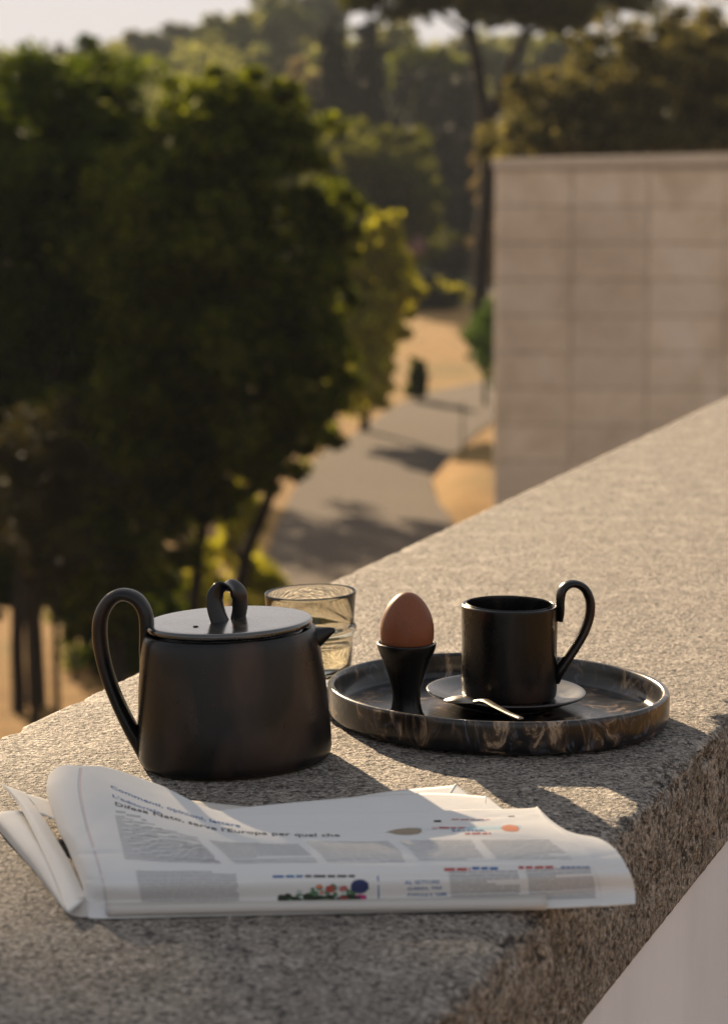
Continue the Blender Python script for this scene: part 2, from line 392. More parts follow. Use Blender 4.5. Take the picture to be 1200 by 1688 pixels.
def limbs(base, blobs, r, rng_seed):
    """a trunk from base up into the blobs with limbs to each"""
    rng = random.Random(rng_seed); base = Vector(base)
    c = Vector((sum(b[0] for b in blobs)/len(blobs), sum(b[1] for b in blobs)/len(blobs), sum(b[2] for b in blobs)/len(blobs)))
    mid = base.lerp(c, .5)+Vector((rng.uniform(-.2, .2), rng.uniform(-.2, .2), 0))
    T = [([base, mid, c], r, r*.5)]
    for b in blobs[:6]:
        e = Vector(b[:3])+Vector((0, 0, b[5]*.4)); m = mid.lerp(e, .5)+Vector((0, 0, -.15*b[5]))
        T.append(([mid, m, e], r*.5, r*.12))
    return T

L_DARK = mat_leaf('dark_evergreen_leaf', [(.004, .008, .0025), (.011, .018, .004), (.030, .040, .008)], .5, (6.5, 6.0, 1.0))
L_OLIVE = mat_leaf('olive_brown_leaf', [(.005, .008, .003), (.016, .021, .005), (.052, .058, .012)], .5, (6.8, 6.6, 1.3))
L_BROWN = mat_leaf('brownish_leaf', [(.008, .008, .005), (.018, .017, .009), (.034, .030, .016)], .3, (3.0, 2.7, 1.2))
L_YEL = mat_leaf('yellow_green_leaf', [(.05, .058, .008), (.12, .12, .015), (.22, .205, .05)], .58, (3.9, 3.7, 1.2))
L_MID = mat_leaf('mid_green_leaf', [(.009, .013, .006), (.020, .025, .010), (.060, .062, .018)], .5, (5.2, 4.8, 1.3))
L_FAR = mat_leaf('hazed_far_leaf', [(.06, .072, .045), (.12, .13, .07), (.21, .21, .10)], .45, (2.6, 2.5, 1.1))  # leaf colour paled to carry part of the distance haze
L_BEIGE = mat_leaf('dry_beige_leaf', [(.10, .085, .045), (.18, .15, .08), (.30, .25, .13)], .35, (1.6, 1.4, 1.0))
L_CYP = mat_leaf('cypress_leaf', [(.004, .006, .005), (.007, .010, .008), (.014, .017, .012)], .15)
L_GRN = mat_leaf('fresh_green_leaf', [(.02, .045, .008), (.035, .075, .014), (.06, .11, .02)], .4)

Q = 1.0
def B(*a, **k): return px_blob(*a, **k)
# the two big trees beside the road
bl = [B(60, 190, 37, 260, 260), B(170, 200, 37.5, 240, 250), B(-60, 300, 37, 260, 420), B(80, 400, 36, 330, 420), B(190, 560, 36.5, 260, 400),
      B(20, 620, 36, 300, 420), B(140, 330, 37, 240, 300), B(0, 480, 36.5, 300, 300), B(200, 880, 36, 180, 300), B(100, 640, 36, 320, 380), B(30, 900, 36, 240, 160), B(90, 800, 35.5, 300, 320), B(-80, 760, 36, 260, 400)]
base = onz(62, 1170, GZ); b2 = onz(38, 1190, GZ)
make_tree('evergreen_tree', 'large dark green evergreen tree filling the left edge of the view', 'tree', bl, 105000, .11, L_DARK,
          limbs(base, bl, .13, 1)+[([b2+Vector((-.1, .4, 0)), b2+Vector((0, .4, 2)), Vector(bl[6][:3])], .1, .06), ([onz(95, 1190, GZ), ony(92, 1000, 33.3), ony(105, 860, 34)], .05, .03)], 11, clump=.2)
bl = [B(330, 260, 34, 240, 240), B(400, 210, 35, 190, 180), B(440, 310, 34.5, 170, 200), B(300, 420, 33.5, 300, 320), B(430, 450, 34, 250, 320), B(510, 420, 34.5, 130, 200),
      B(380, 600, 33.5, 330, 330), B(505, 620, 34, 110, 220), B(230, 700, 33.5, 260, 300), B(390, 720, 33.7, 260, 170), B(250, 870, 34, 220, 240), B(170, 940, 34, 180, 220), B(300, 560, 34.5, 300, 300), B(500, 530, 34, 160, 220), B(500, 690, 34, 150, 170), B(520, 600, 34, 130, 240), B(540, 340, 34.5, 110, 140), B(480, 225, 35, 140, 150), B(400, 170, 35, 160, 120), B(545, 400, 34.3, 90, 200), B(545, 460, 34.3, 90, 240), B(440, 760, 33.8, 130, 110), B(300, 790, 34, 200, 170), B(330, 190, 35, 180, 150), B(250, 360, 34.8, 260, 260), B(290, 740, 34.5, 240, 220)]
base = ony(392, 985, 34.0)
make_tree('round_crowned_tree', 'broad olive brown evergreen with its top lit gold, centre left beside the road', 'tree', bl, 120000, .105, L_OLIVE,
          [([Vector((ony(370, 985, 34).x, 34, GZ-.1)), ony(400, 940, 34), ony(432, 850, 34), ony(455, 760, 34), ony(430, 600, 34)], .11, .05),
           ([Vector((ony(300, 985, 34).x, 34.2, GZ-.1)), ony(330, 900, 34.2), ony(350, 780, 34.2), ony(340, 600, 34)], .09, .05),
           ([ony(400, 940, 34), ony(372, 850, 34), ony(385, 760, 34)], .04, .03),
           ([Vector((ony(190, 985, 34).x, 34.4, GZ-.1)), ony(195, 900, 34.4), ony(225, 760, 34.2), ony(300, 500, 34)], .09, .05)], 12, clump=.2)
bl = [B(55, 730, 29.5, 210, 150), B(120, 790, 29.5, 150, 170), B(20, 830, 29.5, 240, 200), B(90, 905, 29.5, 190, 130)]
make_tree('brownish_tree', 'low dusty brown green tree in front of the dark evergreen at lower left', 'tree', bl, 16000, .075, L_BROWN,
          limbs((bl[0][0], 29.6, GZ), bl, .07, 3), 13, clump=.14)
# added out-of-view pine, underside cut along the sun's slope to shade the near ledge
rng = np.random.default_rng(77); n_ = 52000; R_ = rng.uniform(12.9, 15.2, n_); az = np.radians(rng.uniform(-36, -12.5, n_)); zz = rng.uniform(2.5, 7.5, n_)
wav = .10*np.sin(az*95)+.07*np.sin(az*41+1)+.05*rng.normal(size=n_)
top = (R_-1.45)*math.tan(SUN_EL)+2.9-((np.degrees(az)+24)/12)**2*1.5-((R_-14)/1.2)**2*.5
low = (R_-1.45)*math.tan(SUN_EL)+wav*.35+np.abs(np.degrees(az)+22)**2*.004
k_ = (zz > low) & (zz < top); P = np.stack([R_*np.sin(az), R_*np.cos(az), zz], 1)[k_]
sp_root = tag(empty('umbrella_pine', (-7.8, 11.6, GZ)), 'umbrella pine added outside the left edge to shade the near end of the ledge', 'tree')
V, F = leaves(P, .16, rng, .4); put('crown', V, F, L_MID, sp_root, False)
V, F = merge([trunk([Vector((-7.8, 11.6, GZ)), Vector((-7.6, 11.9, -2)), Vector((-7.2, 12.2, 2.5)), Vector((-6.6, 12.4, 5))], .24, .12), trunk([Vector((-7.3, 12.1, 2.0)), Vector((-6.4, 12.6, 4.6)), Vector((-4.6, 13.0, 5.4))], .1, .04)]); put('trunk', V, F, M_PINEBARK, sp_root)
# undergrowth glimpsed between the trunks
for i, (px, py, D, w, h, m, lab) in enumerate([
        (395, 880, 42, 90, 230, L_YEL, 'sunlit yellow green shrub seen between trunks beside the road'),
        (325, 985, 39, 110, 150, L_YEL, 'low yellow bush behind the teapot lid under the trees'),
        (430, 960, 38, 90, 110, L_YEL, 'small bright bush left of the shaded road, low behind the glass'),
        (255, 1060, 37, 150, 240, L_DARK, 'dark shrub directly behind the teapot handle loop'),
        (20, 955, 35, 130, 120, L_DARK, 'dark shrub at the left edge below the dusty tree'),
        (120, 985, 35.5, 120, 150, L_DARK, 'small dark shrub between the tree trunks at the lower left'),
        (195, 1040, 36, 150, 260, L_DARK, 'dark undergrowth shrub left of the teapot handle under the trees')]):
    b = [B(px, py, D, w, h)]; c = b[0]
    make_tree('shrub', lab, 'shrub', b, int(w*h*.30), .09, m, [([Vector((c[0], c[1], GZ)), Vector(c[:3])], .03, .015)], 30+i, group='shrubs under the roadside trees', clump=.25, shell=.3)
# yellow-green tree in the middle
bl = [B(630, 400, 66, 90, 110), B(600, 450, 66, 130, 140), B(655, 470, 66, 90, 130), B(600, 560, 65, 130, 180), B(585, 640, 64, 130, 130), B(630, 540, 66, 90, 130), B(560, 480, 66, 120, 240)]
make_tree('yellow_green_tree', 'sunlit yellow green tree right of the big dark trees, above the road', 'tree', bl, 36000, .16, L_YEL, limbs((bl[3][0], 66, GZ), bl, .13, 5), 14, clump=.15)
# tree standing further back whose shadow falls on the road
bl = [(-4.3, 58, -2.6, 2.6, 2.0, 1.5), (-2.9, 57.5, -3.9, 1.7, 1.6, 1.3), (-6.0, 58.5, -3.9, 1.9, 1.6, 1.5)]
make_tree('roadside_tree', 'rounded tree half hidden behind the big trees, shading the road', 'tree', bl, 14000, .15, L_OLIVE, limbs((-4.3, 58, GZ), bl, .16, 6), 15)
# small clipped cone with its shadow, dark bush, hedge, green bush by the building
b = [B(688, 606, 73.5, 34, 36), B(689, 622, 73.5, 38, 44), B(690, 642, 73.5, 40, 40)]
make_tree('clipped_shrub', 'small dark clipped shrub standing alone on the dry grass by the bend', 'shrub', b, 6000, .1, L_DARK, [([Vector((b[0][0], 73.5, GZ)), Vector(b[0][:3])], .05, .03)], 16, clump=.2, shell=.3)
b = [B(712, 498, 112, 110, 78), B(675, 512, 112, 60, 50)]
make_tree('dark_bush', 'wide dark bush at the top edge of the dry field', 'bush', b, 6000, .22, L_CYP, [([Vector((b[0][0], 112, GZ-.1)), Vector(b[0][:3])], .12, .06)], 17, clump=.15, shell=.4)
b = [B(700, 480, 118, 120, 45), B(755, 500, 116, 80, 70)]
make_tree('hedge', 'yellowish hedge running behind the dark bush at the field edge', 'hedge', b, 6000, .22, L_YEL, [([Vector((b[0][0], 118, GZ-.1)), Vector(b[0][:3])], .12, .06)], 18, clump=.15, shell=.4)
b = [B(800, 550, 72, 80, 110), B(808, 595, 71, 50, 90), B(815, 540, 72, 60, 90)]
make_tree('green_bush', 'fresh green bush against the left edge of the stone panel wall', 'bush', b, 6000, .11, L_GRN, [([Vector((b[0][0], 72, GZ)), Vector(b[0][:3])], .06, .04)], 19, clump=.18, shell=.4)
# beige creeper-like shrubs by the building
b = [B(812, 330, 98, 64, 80), B(805, 400, 98, 54, 80), B(815, 265, 98, 70, 80), B(803, 440, 98, 44, 60)]
make_tree('beige_shrub', 'tall dry beige shrub tucked against the left edge of the panel wall', 'shrub', b, 9000, .22, L_BEIGE,
          [([Vector((ony(796, 500, 98).x, 98, GZ)), ony(793, 480, 98), ony(800, 400, 98), ony(808, 300, 98)], .25, .08)], 20, clump=.2, shell=.35)
# tree behind the building roof
bl = [B(900, 190, 62, 190, 190), B(860, 240, 60, 110, 150), B(1000, 160, 62, 220, 240), B(1110, 130, 62, 240, 240), B(1230, 150, 62, 240, 300), B(960, 250, 61, 300, 150), B(1130, 250, 61, 300, 160), B(1300, 250, 62, 200, 300)]
make_tree('broad_evergreen', 'broad dark evergreen with dry beige outer leaves rising behind the stone panel wall', 'tree', bl, 60000, .15, mat_leaf('beige_tipped_leaf', [(.007, .009, .005), (.026, .027, .014), (.12, .108, .055)], .5, (3.6, 3.3, 1.6)),
          limbs((ony(1000, 250, 63).x, 63, GZ), bl, .25, 7), 21, clump=.14)
# umbrella pine
D = 88
bl = [B(640, -20, D, 210, 60, 2.2), B(720, -25, D, 170, 70, 2.4), B(810, -15, D, 240, 80, 3), B(930, -10, D, 220, 84, 3), B(1030, -22, D, 150, 60, 2.2), B(860, 12, D, 150, 46, 2), B(600, 6, D+1, 80, 26, 1.2), B(660, 20, D, 110, 40, 1.2), B(830, 26, D, 190, 44, 2), B(915, 32, D, 190, 46, 2), B(1045, 2, D, 120, 50, 2), B(590, 2, D, 90, 40, 1.5), B(700, 4, D, 100, 36, 1.5), B(965, 22, D, 90, 34, 1.4)]
tr = [([Vector((ony(790, 500, D).x, D, GZ-.2)), ony(792, 430, D), ony(803, 300, D), ony(800, 200, D), ony(783, 90, D), ony(768, 0, D)], .30, .16),
      ([ony(803, 215, D), ony(830, 130, D), ony(862, 60, D), ony(880, 0, D)], .19, .09),
      ([ony(775, 60, D), ony(720, 20, D), ony(660, 0, D)], .10, .05), ([ony(862, 60, D), ony(930, 30, D), ony(1000, 0, D)], .10, .04), ([ony(768, 20, D), ony(790, -20, D)], .2, .08)]
make_tree('umbrella_pine', 'tall umbrella pine with a forked trunk and a flat dark canopy', 'tree', bl, 52000, .26, L_MID, tr, 22, M_PINEBARK, clump=.16, shell=.3, aspect=.3)
# cypresses and round tree on the hill
def cypress(px, top, bot, w, D, seed, lab):
    w *= 1.25
    bs = []; n = 7
    for i in range(n):
        t = i/(n-1); y = top+12+(bot-top-12)*t; bs.append(B(px+random.Random(seed+i).uniform(-3, 3), y, D, w*(.42+.6*min(1, t*1.6)), (bot-top)/n*1.9))
    c = bs[-1]; base = Vector((c[0], D, hgt(c[0], D)-.1))
    make_tree('cypress', lab, 'tree', bs, 12000, .36, L_CYP, [([base, Vector(c[:3]), Vector(bs[0][:3])], .2, .05)], seed, group='cypresses on the hill', clump=.25, shell=.4, up=.8)
cypress(548, 52, 290, 66, 150, 40, 'left one of the two dark narrow cypresses on the hill')
cypress(608, 46, 290, 72, 152, 50, 'right one of the two dark narrow cypresses, slightly taller')
bl = [B(618, 295, 118, 190, 190), B(618, 340, 118, 200, 180), B(640, 400, 118, 180, 160)]
make_tree('round_tree', 'rounded green tree with a lit rim below the cypresses', 'tree', bl, 34000, .26, L_MID, limbs((bl[0][0], 118, hgt(bl[0][0], 118)), bl, .3, 8), 23, clump=.14, shell=.75)
# wooded hillside: every tree its own object
hill = [ # px, centre py, D, w, h, material, adjective
    (720, 215, 165, 230, 240, 1, 'big dark rounded tree right of the cypresses on the hillside'),
    (715, 120, 180, 230, 90, 0, 'olive topped tree rising above the dark rounded one, right of the cypresses'),
    (582, 110, 205, 190, 150, 3, 'pale hazy tree standing directly behind the two cypresses'),
    (740, 330, 150, 200, 280, 1, 'dark shaded tree between the round tree and the pine trunk'),
    (690, 430, 135, 160, 150, 1, 'low dark tree behind the hedge at the foot of the hill'),
    (760, 430, 132, 130, 170, 1, 'shaded tree at the hill foot just left of the pine base'),
    (500, 165, 172, 130, 160, 2, 'light brown green tree left of the cypresses'),
    (520, 300, 160, 150, 200, 1, 'dark tree on the slope left of the round tree'),
    (560, 380, 140, 150, 190, 1, 'dark tree low behind the yellow green tree'),
    (390, 90, 235, 150, 160, 3, 'tall pale hazy tree left of centre on the skyline'),
    (460, 60, 240, 150, 150, 3, 'hazy yellowish tree on the skyline above the brown green tree'),
    (530, 40, 245, 120, 130, 4, 'blue green hazy tree behind the cypress tops'),
    (650, 85, 230, 150, 110, 3, 'hazy tree on the skyline right of the cypresses'),
    (400, 190, 205, 150, 130, 3, 'hazy green tree low on the slope above the big dark trees'),
    (240, 80, 260, 130, 70, 4, 'grey green tree on the skyline above the large evergreen'),
    (180, 95, 255, 90, 60, 4, 'small grey green tree on the skyline at upper left'),
    (300, 60, 265, 100, 60, 4, 'tallest of the small grey green trees on the left skyline'),
    (110, 105, 258, 100, 60, 4, 'second grey green skyline tree from the left edge'),
    (30, 115, 262, 110, 60, 4, 'leftmost grey green tree on the skyline'),
    (330, 110, 240, 110, 90, 3, 'hazy tree joining the left skyline to the tall pale tree'),
    (860, 112, 215, 160, 130, 3, 'hazy light green tree seen between the fork of the pine and the broad evergreen'),
    (775, 100, 220, 130, 100, 4, 'hazy dark tree just left of the pine fork'),
    (935, 100, 210, 140, 120, 3, 'hazy tree on the skyline right of the pine fork'),
    (1010, 120, 215, 140, 110, 4, 'hazy tree under the right end of the pine canopy'),
    (1130, 100, 200, 200, 180, 1, 'dark tall tree at the upper right behind the broad evergreen'),
    (880, 210, 180, 180, 200, 1, 'dark tree right of the pine trunk behind the beige leaves'),
    (820, 330, 150, 120, 260, 1, 'dark tree directly behind the pine trunk'),
]
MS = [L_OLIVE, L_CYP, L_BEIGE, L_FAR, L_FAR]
M4 = mat_leaf('hazed_skyline_leaf', [(.08, .10, .085), (.12, .14, .11), (.17, .18, .13)], .35)  # skyline leaves: haze lightening is put into their colour
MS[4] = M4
for i, (px, py, D, w, h, mi, lab) in enumerate(hill):
    rr = random.Random(i*7+1)
    bl = [B(px, py, D, w*.75, h*.8)]
    for k in range(5):
        bl.append(B(px+rr.uniform(-.3, .3)*w, py+rr.uniform(-.28, .3)*h, D+rr.uniform(-1, 1), w*rr.uniform(.35, .5), h*rr.uniform(.3, .45)))
    gx = bl[0][0]
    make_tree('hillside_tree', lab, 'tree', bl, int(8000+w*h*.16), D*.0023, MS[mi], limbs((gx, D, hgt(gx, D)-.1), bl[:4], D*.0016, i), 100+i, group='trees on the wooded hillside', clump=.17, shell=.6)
# far wood that reads as one mass behind and beside them
rng = np.random.default_rng(5); bs = []
for i in range(150):
    y = rng.uniform(195, 335); x = rng.uniform(-.32, .34)*y
    px_ = 600+x/y*FPX
    s = rng.uniform(3.0, 5.0); z = hgt(x, y)
    if -120 < px_ < 1320:
        lim = {True: 62}.get(True)
        topz = ony(px_, (74 if px_ < 330 else 58), y).z
        zc = min(z+s*.8, topz-s)
        bs.append((x, y, zc, s, s, s))
    else: bs.append((x, y, z+s*.8, s, s, s*1.2))
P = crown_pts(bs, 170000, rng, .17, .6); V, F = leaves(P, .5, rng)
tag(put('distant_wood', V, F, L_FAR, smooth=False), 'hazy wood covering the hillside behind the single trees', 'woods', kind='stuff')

# ------------------------------------------------------------------ stone building
BD = 41.0
x0 = ony(815, 540, BD).x; pw = 126*BD*1.0/FPX*1.0; ph = 60*BD*1.005/FPX
ztop = ony(815, 279, BD).z
bld = tag(empty('stone_wall', (x0+4*pw, BD, GZ)), 'tall free standing wall of pale stone panels with a flat coping, behind the ledge at right', 'wall')
V, F = box(x0+.006, x0+9*pw, BD+.03, BD+.20, GZ-.3, ztop); put('wall', V, F, M_JOINT, bld, False)
cop = []
nseg = 9
for i in range(nseg):
    xa = x0-.05+(9*pw+.1)*i/nseg; xb = x0-.05+(9*pw+.1)*(i+1)/nseg-.008
    v, f = box(xa, xb, BD-.05, BD+.26, ztop+.004, ztop+.155); v = [(x, y, z+.024*(x-x0)) for x, y, z in v]; cop.append((v, f))
for v, f in cop: put('coping_block', v, f, M_COPING, bld, False)
# fill under sloping coping
v, f = box(x0+.01, x0+9*pw, BD+.005, BD+.19, ztop+.002, ztop+.004); v = [(x, y, z+(.024*(x-x0)-.003 if i > 3 else 0)) for i, (x, y, z) in enumerate(v)]
put('wall_top', v, f, M_WALLSIDE, bld, False)
bev = .005
def panel_mesh(w, h, t=.032):
    V = [(-w/2, 0, -h/2), (w/2, 0, -h/2), (w/2, 0, h/2), (-w/2, 0, h/2)]
    V += [(-w/2+bev, -t, -h/2+bev), (w/2-bev, -t, -h/2+bev), (w/2-bev, -t, h/2-bev), (-w/2+bev, -t, h/2-bev)]
    F = [(4, 5, 6, 7), (0, 1, 5, 4), (1, 2, 6, 5), (2, 3, 7, 6), (3, 0, 4, 7)]
    me = mesh_np('panel', V, F, False); me.materials.append(M_PANEL); return me
pm_ = panel_mesh(pw-.012, ph-.012)
r = random.Random(4); k = 0
offs = [0, -.02, .012]
for c in range(9):
    for q in range(13):
        o = bpy.data.objects.new('panel', pm_); COL.objects.link(o); o.parent = bld
        zc = ztop-ph*(q+.5)+.0
        if zc-ph/2 < GZ-.2: continue
        o.location = (x0+pw*(c+.5)-bld.location.x, BD+.028-bld.location.y+r.uniform(-.006, .006), zc-bld.location.z)
bld.rotation_euler.z = math.radians(-3.3)
# bit of gold bank and post by the building foot
bank = [onz(712, 792, GZ), onz(742, 756, GZ), onz(812, 735, GZ), onz(905, 735, GZ), onz(905, 880, GZ), onz(760, 868, GZ), onz(725, 835, GZ)]
bc = sum(bank, Vector())/len(bank)
V = [(p.x, p.y, GZ+.02) for p in bank]+[(p.x*.75+bc.x*.25, p.y*.75+bc.y*.25, GZ+.34) for p in bank]+[(bc.x, bc.y, GZ+.42)]
n = len(bank); F = [(i, (i+1) % n, n+(i+1) % n, n+i) for i in range(n)]+[(n+i, n+(i+1) % n, 2*n) for i in range(n)]
put('dry_grass_bank', V, F, M_GROUND)['kind'] = 'structure'
pb = onz(762, 775, GZ)
pl = tag(empty('slim_post', pb), 'slim dark post at the inside of the road bend', 'post')
V, F = tube([pb, pb+Vector((0, 0, .7)), pb+Vector((0, 0, 1.5))], .02, .02, (0, 1, 0), 6, 8); put('pole', V, F, mat_flat('dark_paint', (.05, .045, .04)), pl)
V, F = lathe(pb.x, pb.y, [(.09, GZ), (.09, GZ+.05), (.035, GZ+.08)], 12, close_top=True); put('base', V, F, M_JOINT, pl)
b = [B(752, 772, 58, 50, 26)]
make_tree('low_bush', 'low dark bush on the grass bank at the road bend', 'bush', b, 1500, .07, L_DARK, None, 61, clump=.25, shell=.3)
# pink flowering clump glimpsed left of hedge
b = [B(688, 408, 108, 30, 34)]
make_tree('pale_blossom_bush', 'small pinkish blossoming bush right of the yellow green tree top', 'bush', b, 900, .2, mat_leaf('pink_blossom', [(.22, .13, .12), (.35, .22, .2)], .3, (1, .9, .9)), [([Vector((b[0][0], 108, GZ)), Vector(b[0][:3])], .05, .03)], 62, clump=.3, shell=.2)

# ------------------------------------------------------------------ stone ledge
A0 = onz(720, 1688); A1 = onz(1200, 1187); dr = (A1-A0).normalized(); er = Vector((dr.y, -dr.x, 0))   # er points to the right-hand side
L0 = onz(0, 1210); WL = (A0-L0).dot(er)
TH = .102
ledge = tag(empty('stone_ledge', (A0.x-er.x*WL/2, A0.y-er.y*WL/2, GZ)), 'broad rough stone ledge on a pale plastered wall, carrying the tea things', 'wall')
s_list = np.concatenate([np.arange(-1.6, -.1, .02), np.arange(-.1, 1.35, .0024), np.geomspace(.0026, .05, 160).cumsum()+1.35])
s_list = s_list[s_list < 6.6]
s_list = np.concatenate([s_list, np.arange(s_list[-1]+.06, 13.0, .06)])
t_top = np.concatenate([-np.linspace(0, WL-.012, 190)[::-1]])       # 0 at right edge
prof = [(-WL, -TH), (-WL, -TH*.6), (-WL, -TH*.25), (-WL, -.008), (-WL+.003, -.002)]
prof += [(t-.006, 0.0) for t in t_top if t > -WL+.012]
prof += [(-.0025, -.0008), (-.0007, -.0028), (0, -.006)]
prof += [(0, -.006-(TH-.006)*i/34) for i in range(1, 35)]
prof += [(-.02, -TH), (-WL/2, -TH), (-WL+.02, -TH)]
prof = np.array(prof); NPR = len(prof)
V = np.zeros((len(s_list), NPR, 3))
nz = noise.noise
for i, s in enumerate(s_list):
    bx = A0.x+dr.x*s; by = A0.y+dr.y*s
    chip = max(0, nz(Vector((s*22, 3.1, 0)))-.06)*.024+max(0, nz(Vector((s*75, 7.7, 0)))-.02)*.013+nz(Vector((s*190, 1.7, 0)))*.0016
    chipl = max(0, nz(Vector((s*26, 9.1, 0)))-.1)*.008+nz(Vector((s*110, 4.7, 0)))*.0015
    near = -.3 < s < 3
    for j in range(NPR):
        t, z = prof[j]
        if near:
            if j >= NPR-3 or z == -TH and t < -.01: d = 0
            elif t >= -.0001:      # cut right-hand face
                p = Vector((s*60, z*38, 5)); q = nz(p)+.6*nz(p*2.3)
                d = -.0028*q-.010*max(0, q-.40)+nz(Vector((s*260, z*160, 2)))*.0007
                t += d*min(1, (z+TH)/.018+.12)
                if z > -.02: f_ = 1-(-z)/.02; t -= chip*f_; 
            elif t > -.02:
                f_ = 1+t/.02; z -= chip*.75*f_; t -= chip*f_*.8; z += nz(Vector((s*240, t*240, 1)))*.0005
            elif t < -WL+.02:
                f_ = 1-(t+WL)/.02; t += chipl*f_; z -= abs(chipl)*.5*f_
            else:
                z += nz(Vector((s*240, t*240, 1)))*.00055+nz(Vector((s*60, t*60, 4)))*.0005
        V[i, j] = (bx+er.x*t, by+er.y*t, z)
V = V.reshape(-1, 3)
put('coping_slab', V, grid_faces(len(s_list), NPR, True), M_STONE, ledge)
def obox(s0, s1, t0, t1, z0, z1):
    V = []
    for z in (z0, z1):
        for s, t in ((s0, t0), (s0, t1), (s1, t1), (s1, t0)):
            V.append((A0.x+dr.x*s+er.x*t, A0.y+dr.y*s+er.y*t, z))
    return V, [(0, 1, 2, 3)[::-1], (4, 5, 6, 7), (0, 4, 5, 1)[::-1], (1, 5, 6, 2)[::-1], (2, 6, 7, 3)[::-1], (3, 7, 4, 0)[::-1]]
V, F = obox(-1.6, s_list[-1], -WL+.03, -.006, GZ-.2, -TH-.002); put('plaster_wall', V, F, M_PLASTER, ledge, False)

# ------------------------------------------------------------------ teapot
TY = 1.945
def sc(Y, z=.05): return (Y*math.cos(PITCH)+(H-z)*math.sin(PITCH))/FPX
tcx = ony(390, 1262, TY).x
pot = tag(empty('teapot', (tcx, TY, 0)), 'black ceramic teapot with a tall looped handle, left of the tray', 'teapot')
zl = .1025       # top of body wall
def tprof(pts): return prof_s(pts, 70)
body = [(.0005, .0012), (.060, .0012), (.0685, .0022), (.0712, .0065), (.0716, .014), (.0712, .03), (.0695, .055), (.0672, .078), (.0655, .092), (.0640, .0985), (.0620, .1012), (.0595, .1010), (.0585, .097), (.0600, .07), (.0640, .02), (.060, .006), (.0005, .005)]
# the axis leans a little: top shifted to the left
V, F = lathe(tcx, TY, tprof(body), 128, .22, True, False, .96, .004, 1)
def lean(V, a=-.042): V = V.copy(); V[:, 0] += a*V[:, 2]; return V
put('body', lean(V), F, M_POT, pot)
V, F = lathe(tcx, TY, [(.0600, 0.0), (.0608, 0.0), (.0660, .0003), (.0670, .0020), (.06, .0020)], 96, .22, False, False, .96, .004, 1); put('foot_ring', lean(V), F, mat_flat('raw_clay_ring', (.10, .08, .04)), pot)
lidp = [(.0005, .0985), (.050, .0985), (.0545, .1005), (.0590, .1026), (.0612, .1038), (.0618, .1056), (.0612, .1074), (.0590, .1084), (.045, .1086), (.02, .1088), (.0005, .1088)]
V, F = lathe(tcx, TY, prof_s(lidp, 60), 128, .22, False, False, .96, .003, 2); LID = put('lid', lean(V), F, M_LID, pot)
# vent hole: a small dark dimple ring on the lid
vh = onz(323, 1033, .1088)
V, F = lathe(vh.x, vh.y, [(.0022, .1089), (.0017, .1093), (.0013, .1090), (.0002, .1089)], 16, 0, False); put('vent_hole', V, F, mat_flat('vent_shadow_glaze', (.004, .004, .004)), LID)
# knob: looped strap
kY = TY-.002
kp = [onz(374, 1031, .1083), None]
def pk(px, py, dy=0): return ony(px, py, kY+dy)[:]
k_path = [pk(368, 1034, -.008), pk(362, 1022, -.007), pk(356, 1003, -.006), pk(355, 985, -.004), pk(365, 970, 0), pk(381, 968, .003), pk(394, 980, .006), pk(396, 1000, .008), pk(393, 1018, .009), pk(391, 1032, .009)]
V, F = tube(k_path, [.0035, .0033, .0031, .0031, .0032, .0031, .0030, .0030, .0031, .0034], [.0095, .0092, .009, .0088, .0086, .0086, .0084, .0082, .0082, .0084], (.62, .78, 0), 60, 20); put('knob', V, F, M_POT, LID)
# handle
hY = TY-.018
def ph_(px, py, dy=0): return ony(px, py, hY+dy)[:]
h_path = [ph_(243, 1098, .002), ph_(243, 1070, 0), ph_(243, 1040), ph_(240, 1010), ph_(226, 988), ph_(203, 980), ph_(182, 990), ph_(168, 1014), ph_(165, 1045), ph_(170, 1083), ph_(181, 1122), ph_(198, 1164), ph_(217, 1202), ph_(235, 1232), ph_(243, 1256, .002)]
V, F = tube(h_path, [.0052, .0056, .0052, .0050, .0049, .0048, .0050, .0052, .0053, .0052, .0050, .0050, .0055, .0062, .0046],
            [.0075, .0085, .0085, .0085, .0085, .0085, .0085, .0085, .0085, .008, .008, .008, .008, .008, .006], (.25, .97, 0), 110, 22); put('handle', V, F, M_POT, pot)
# spout: pinched beak
def sp(px, py, dy=0): return np.array(ony(px, py, TY+.016+dy)[:])
secs = [(sp(512, 1052), .010, .014), (sp(522, 1049), .0085, .0100), (sp(533, 1045), .0058, .0062), (sp(544, 1040.5), .0034, .0034), (sp(552, 1038.5), .0016, .0018)]
V, F = tube([s[0] for s in secs], [s[1] for s in secs], [s[2] for s in secs], (0, 1, 0), 26, 24); 
V = np.array(V); ztip = sp(552, 1034)[2]
V[:, 2] = np.minimum(V[:, 2], ztip+.0002)
put('spout', V, F, M_POT, pot)

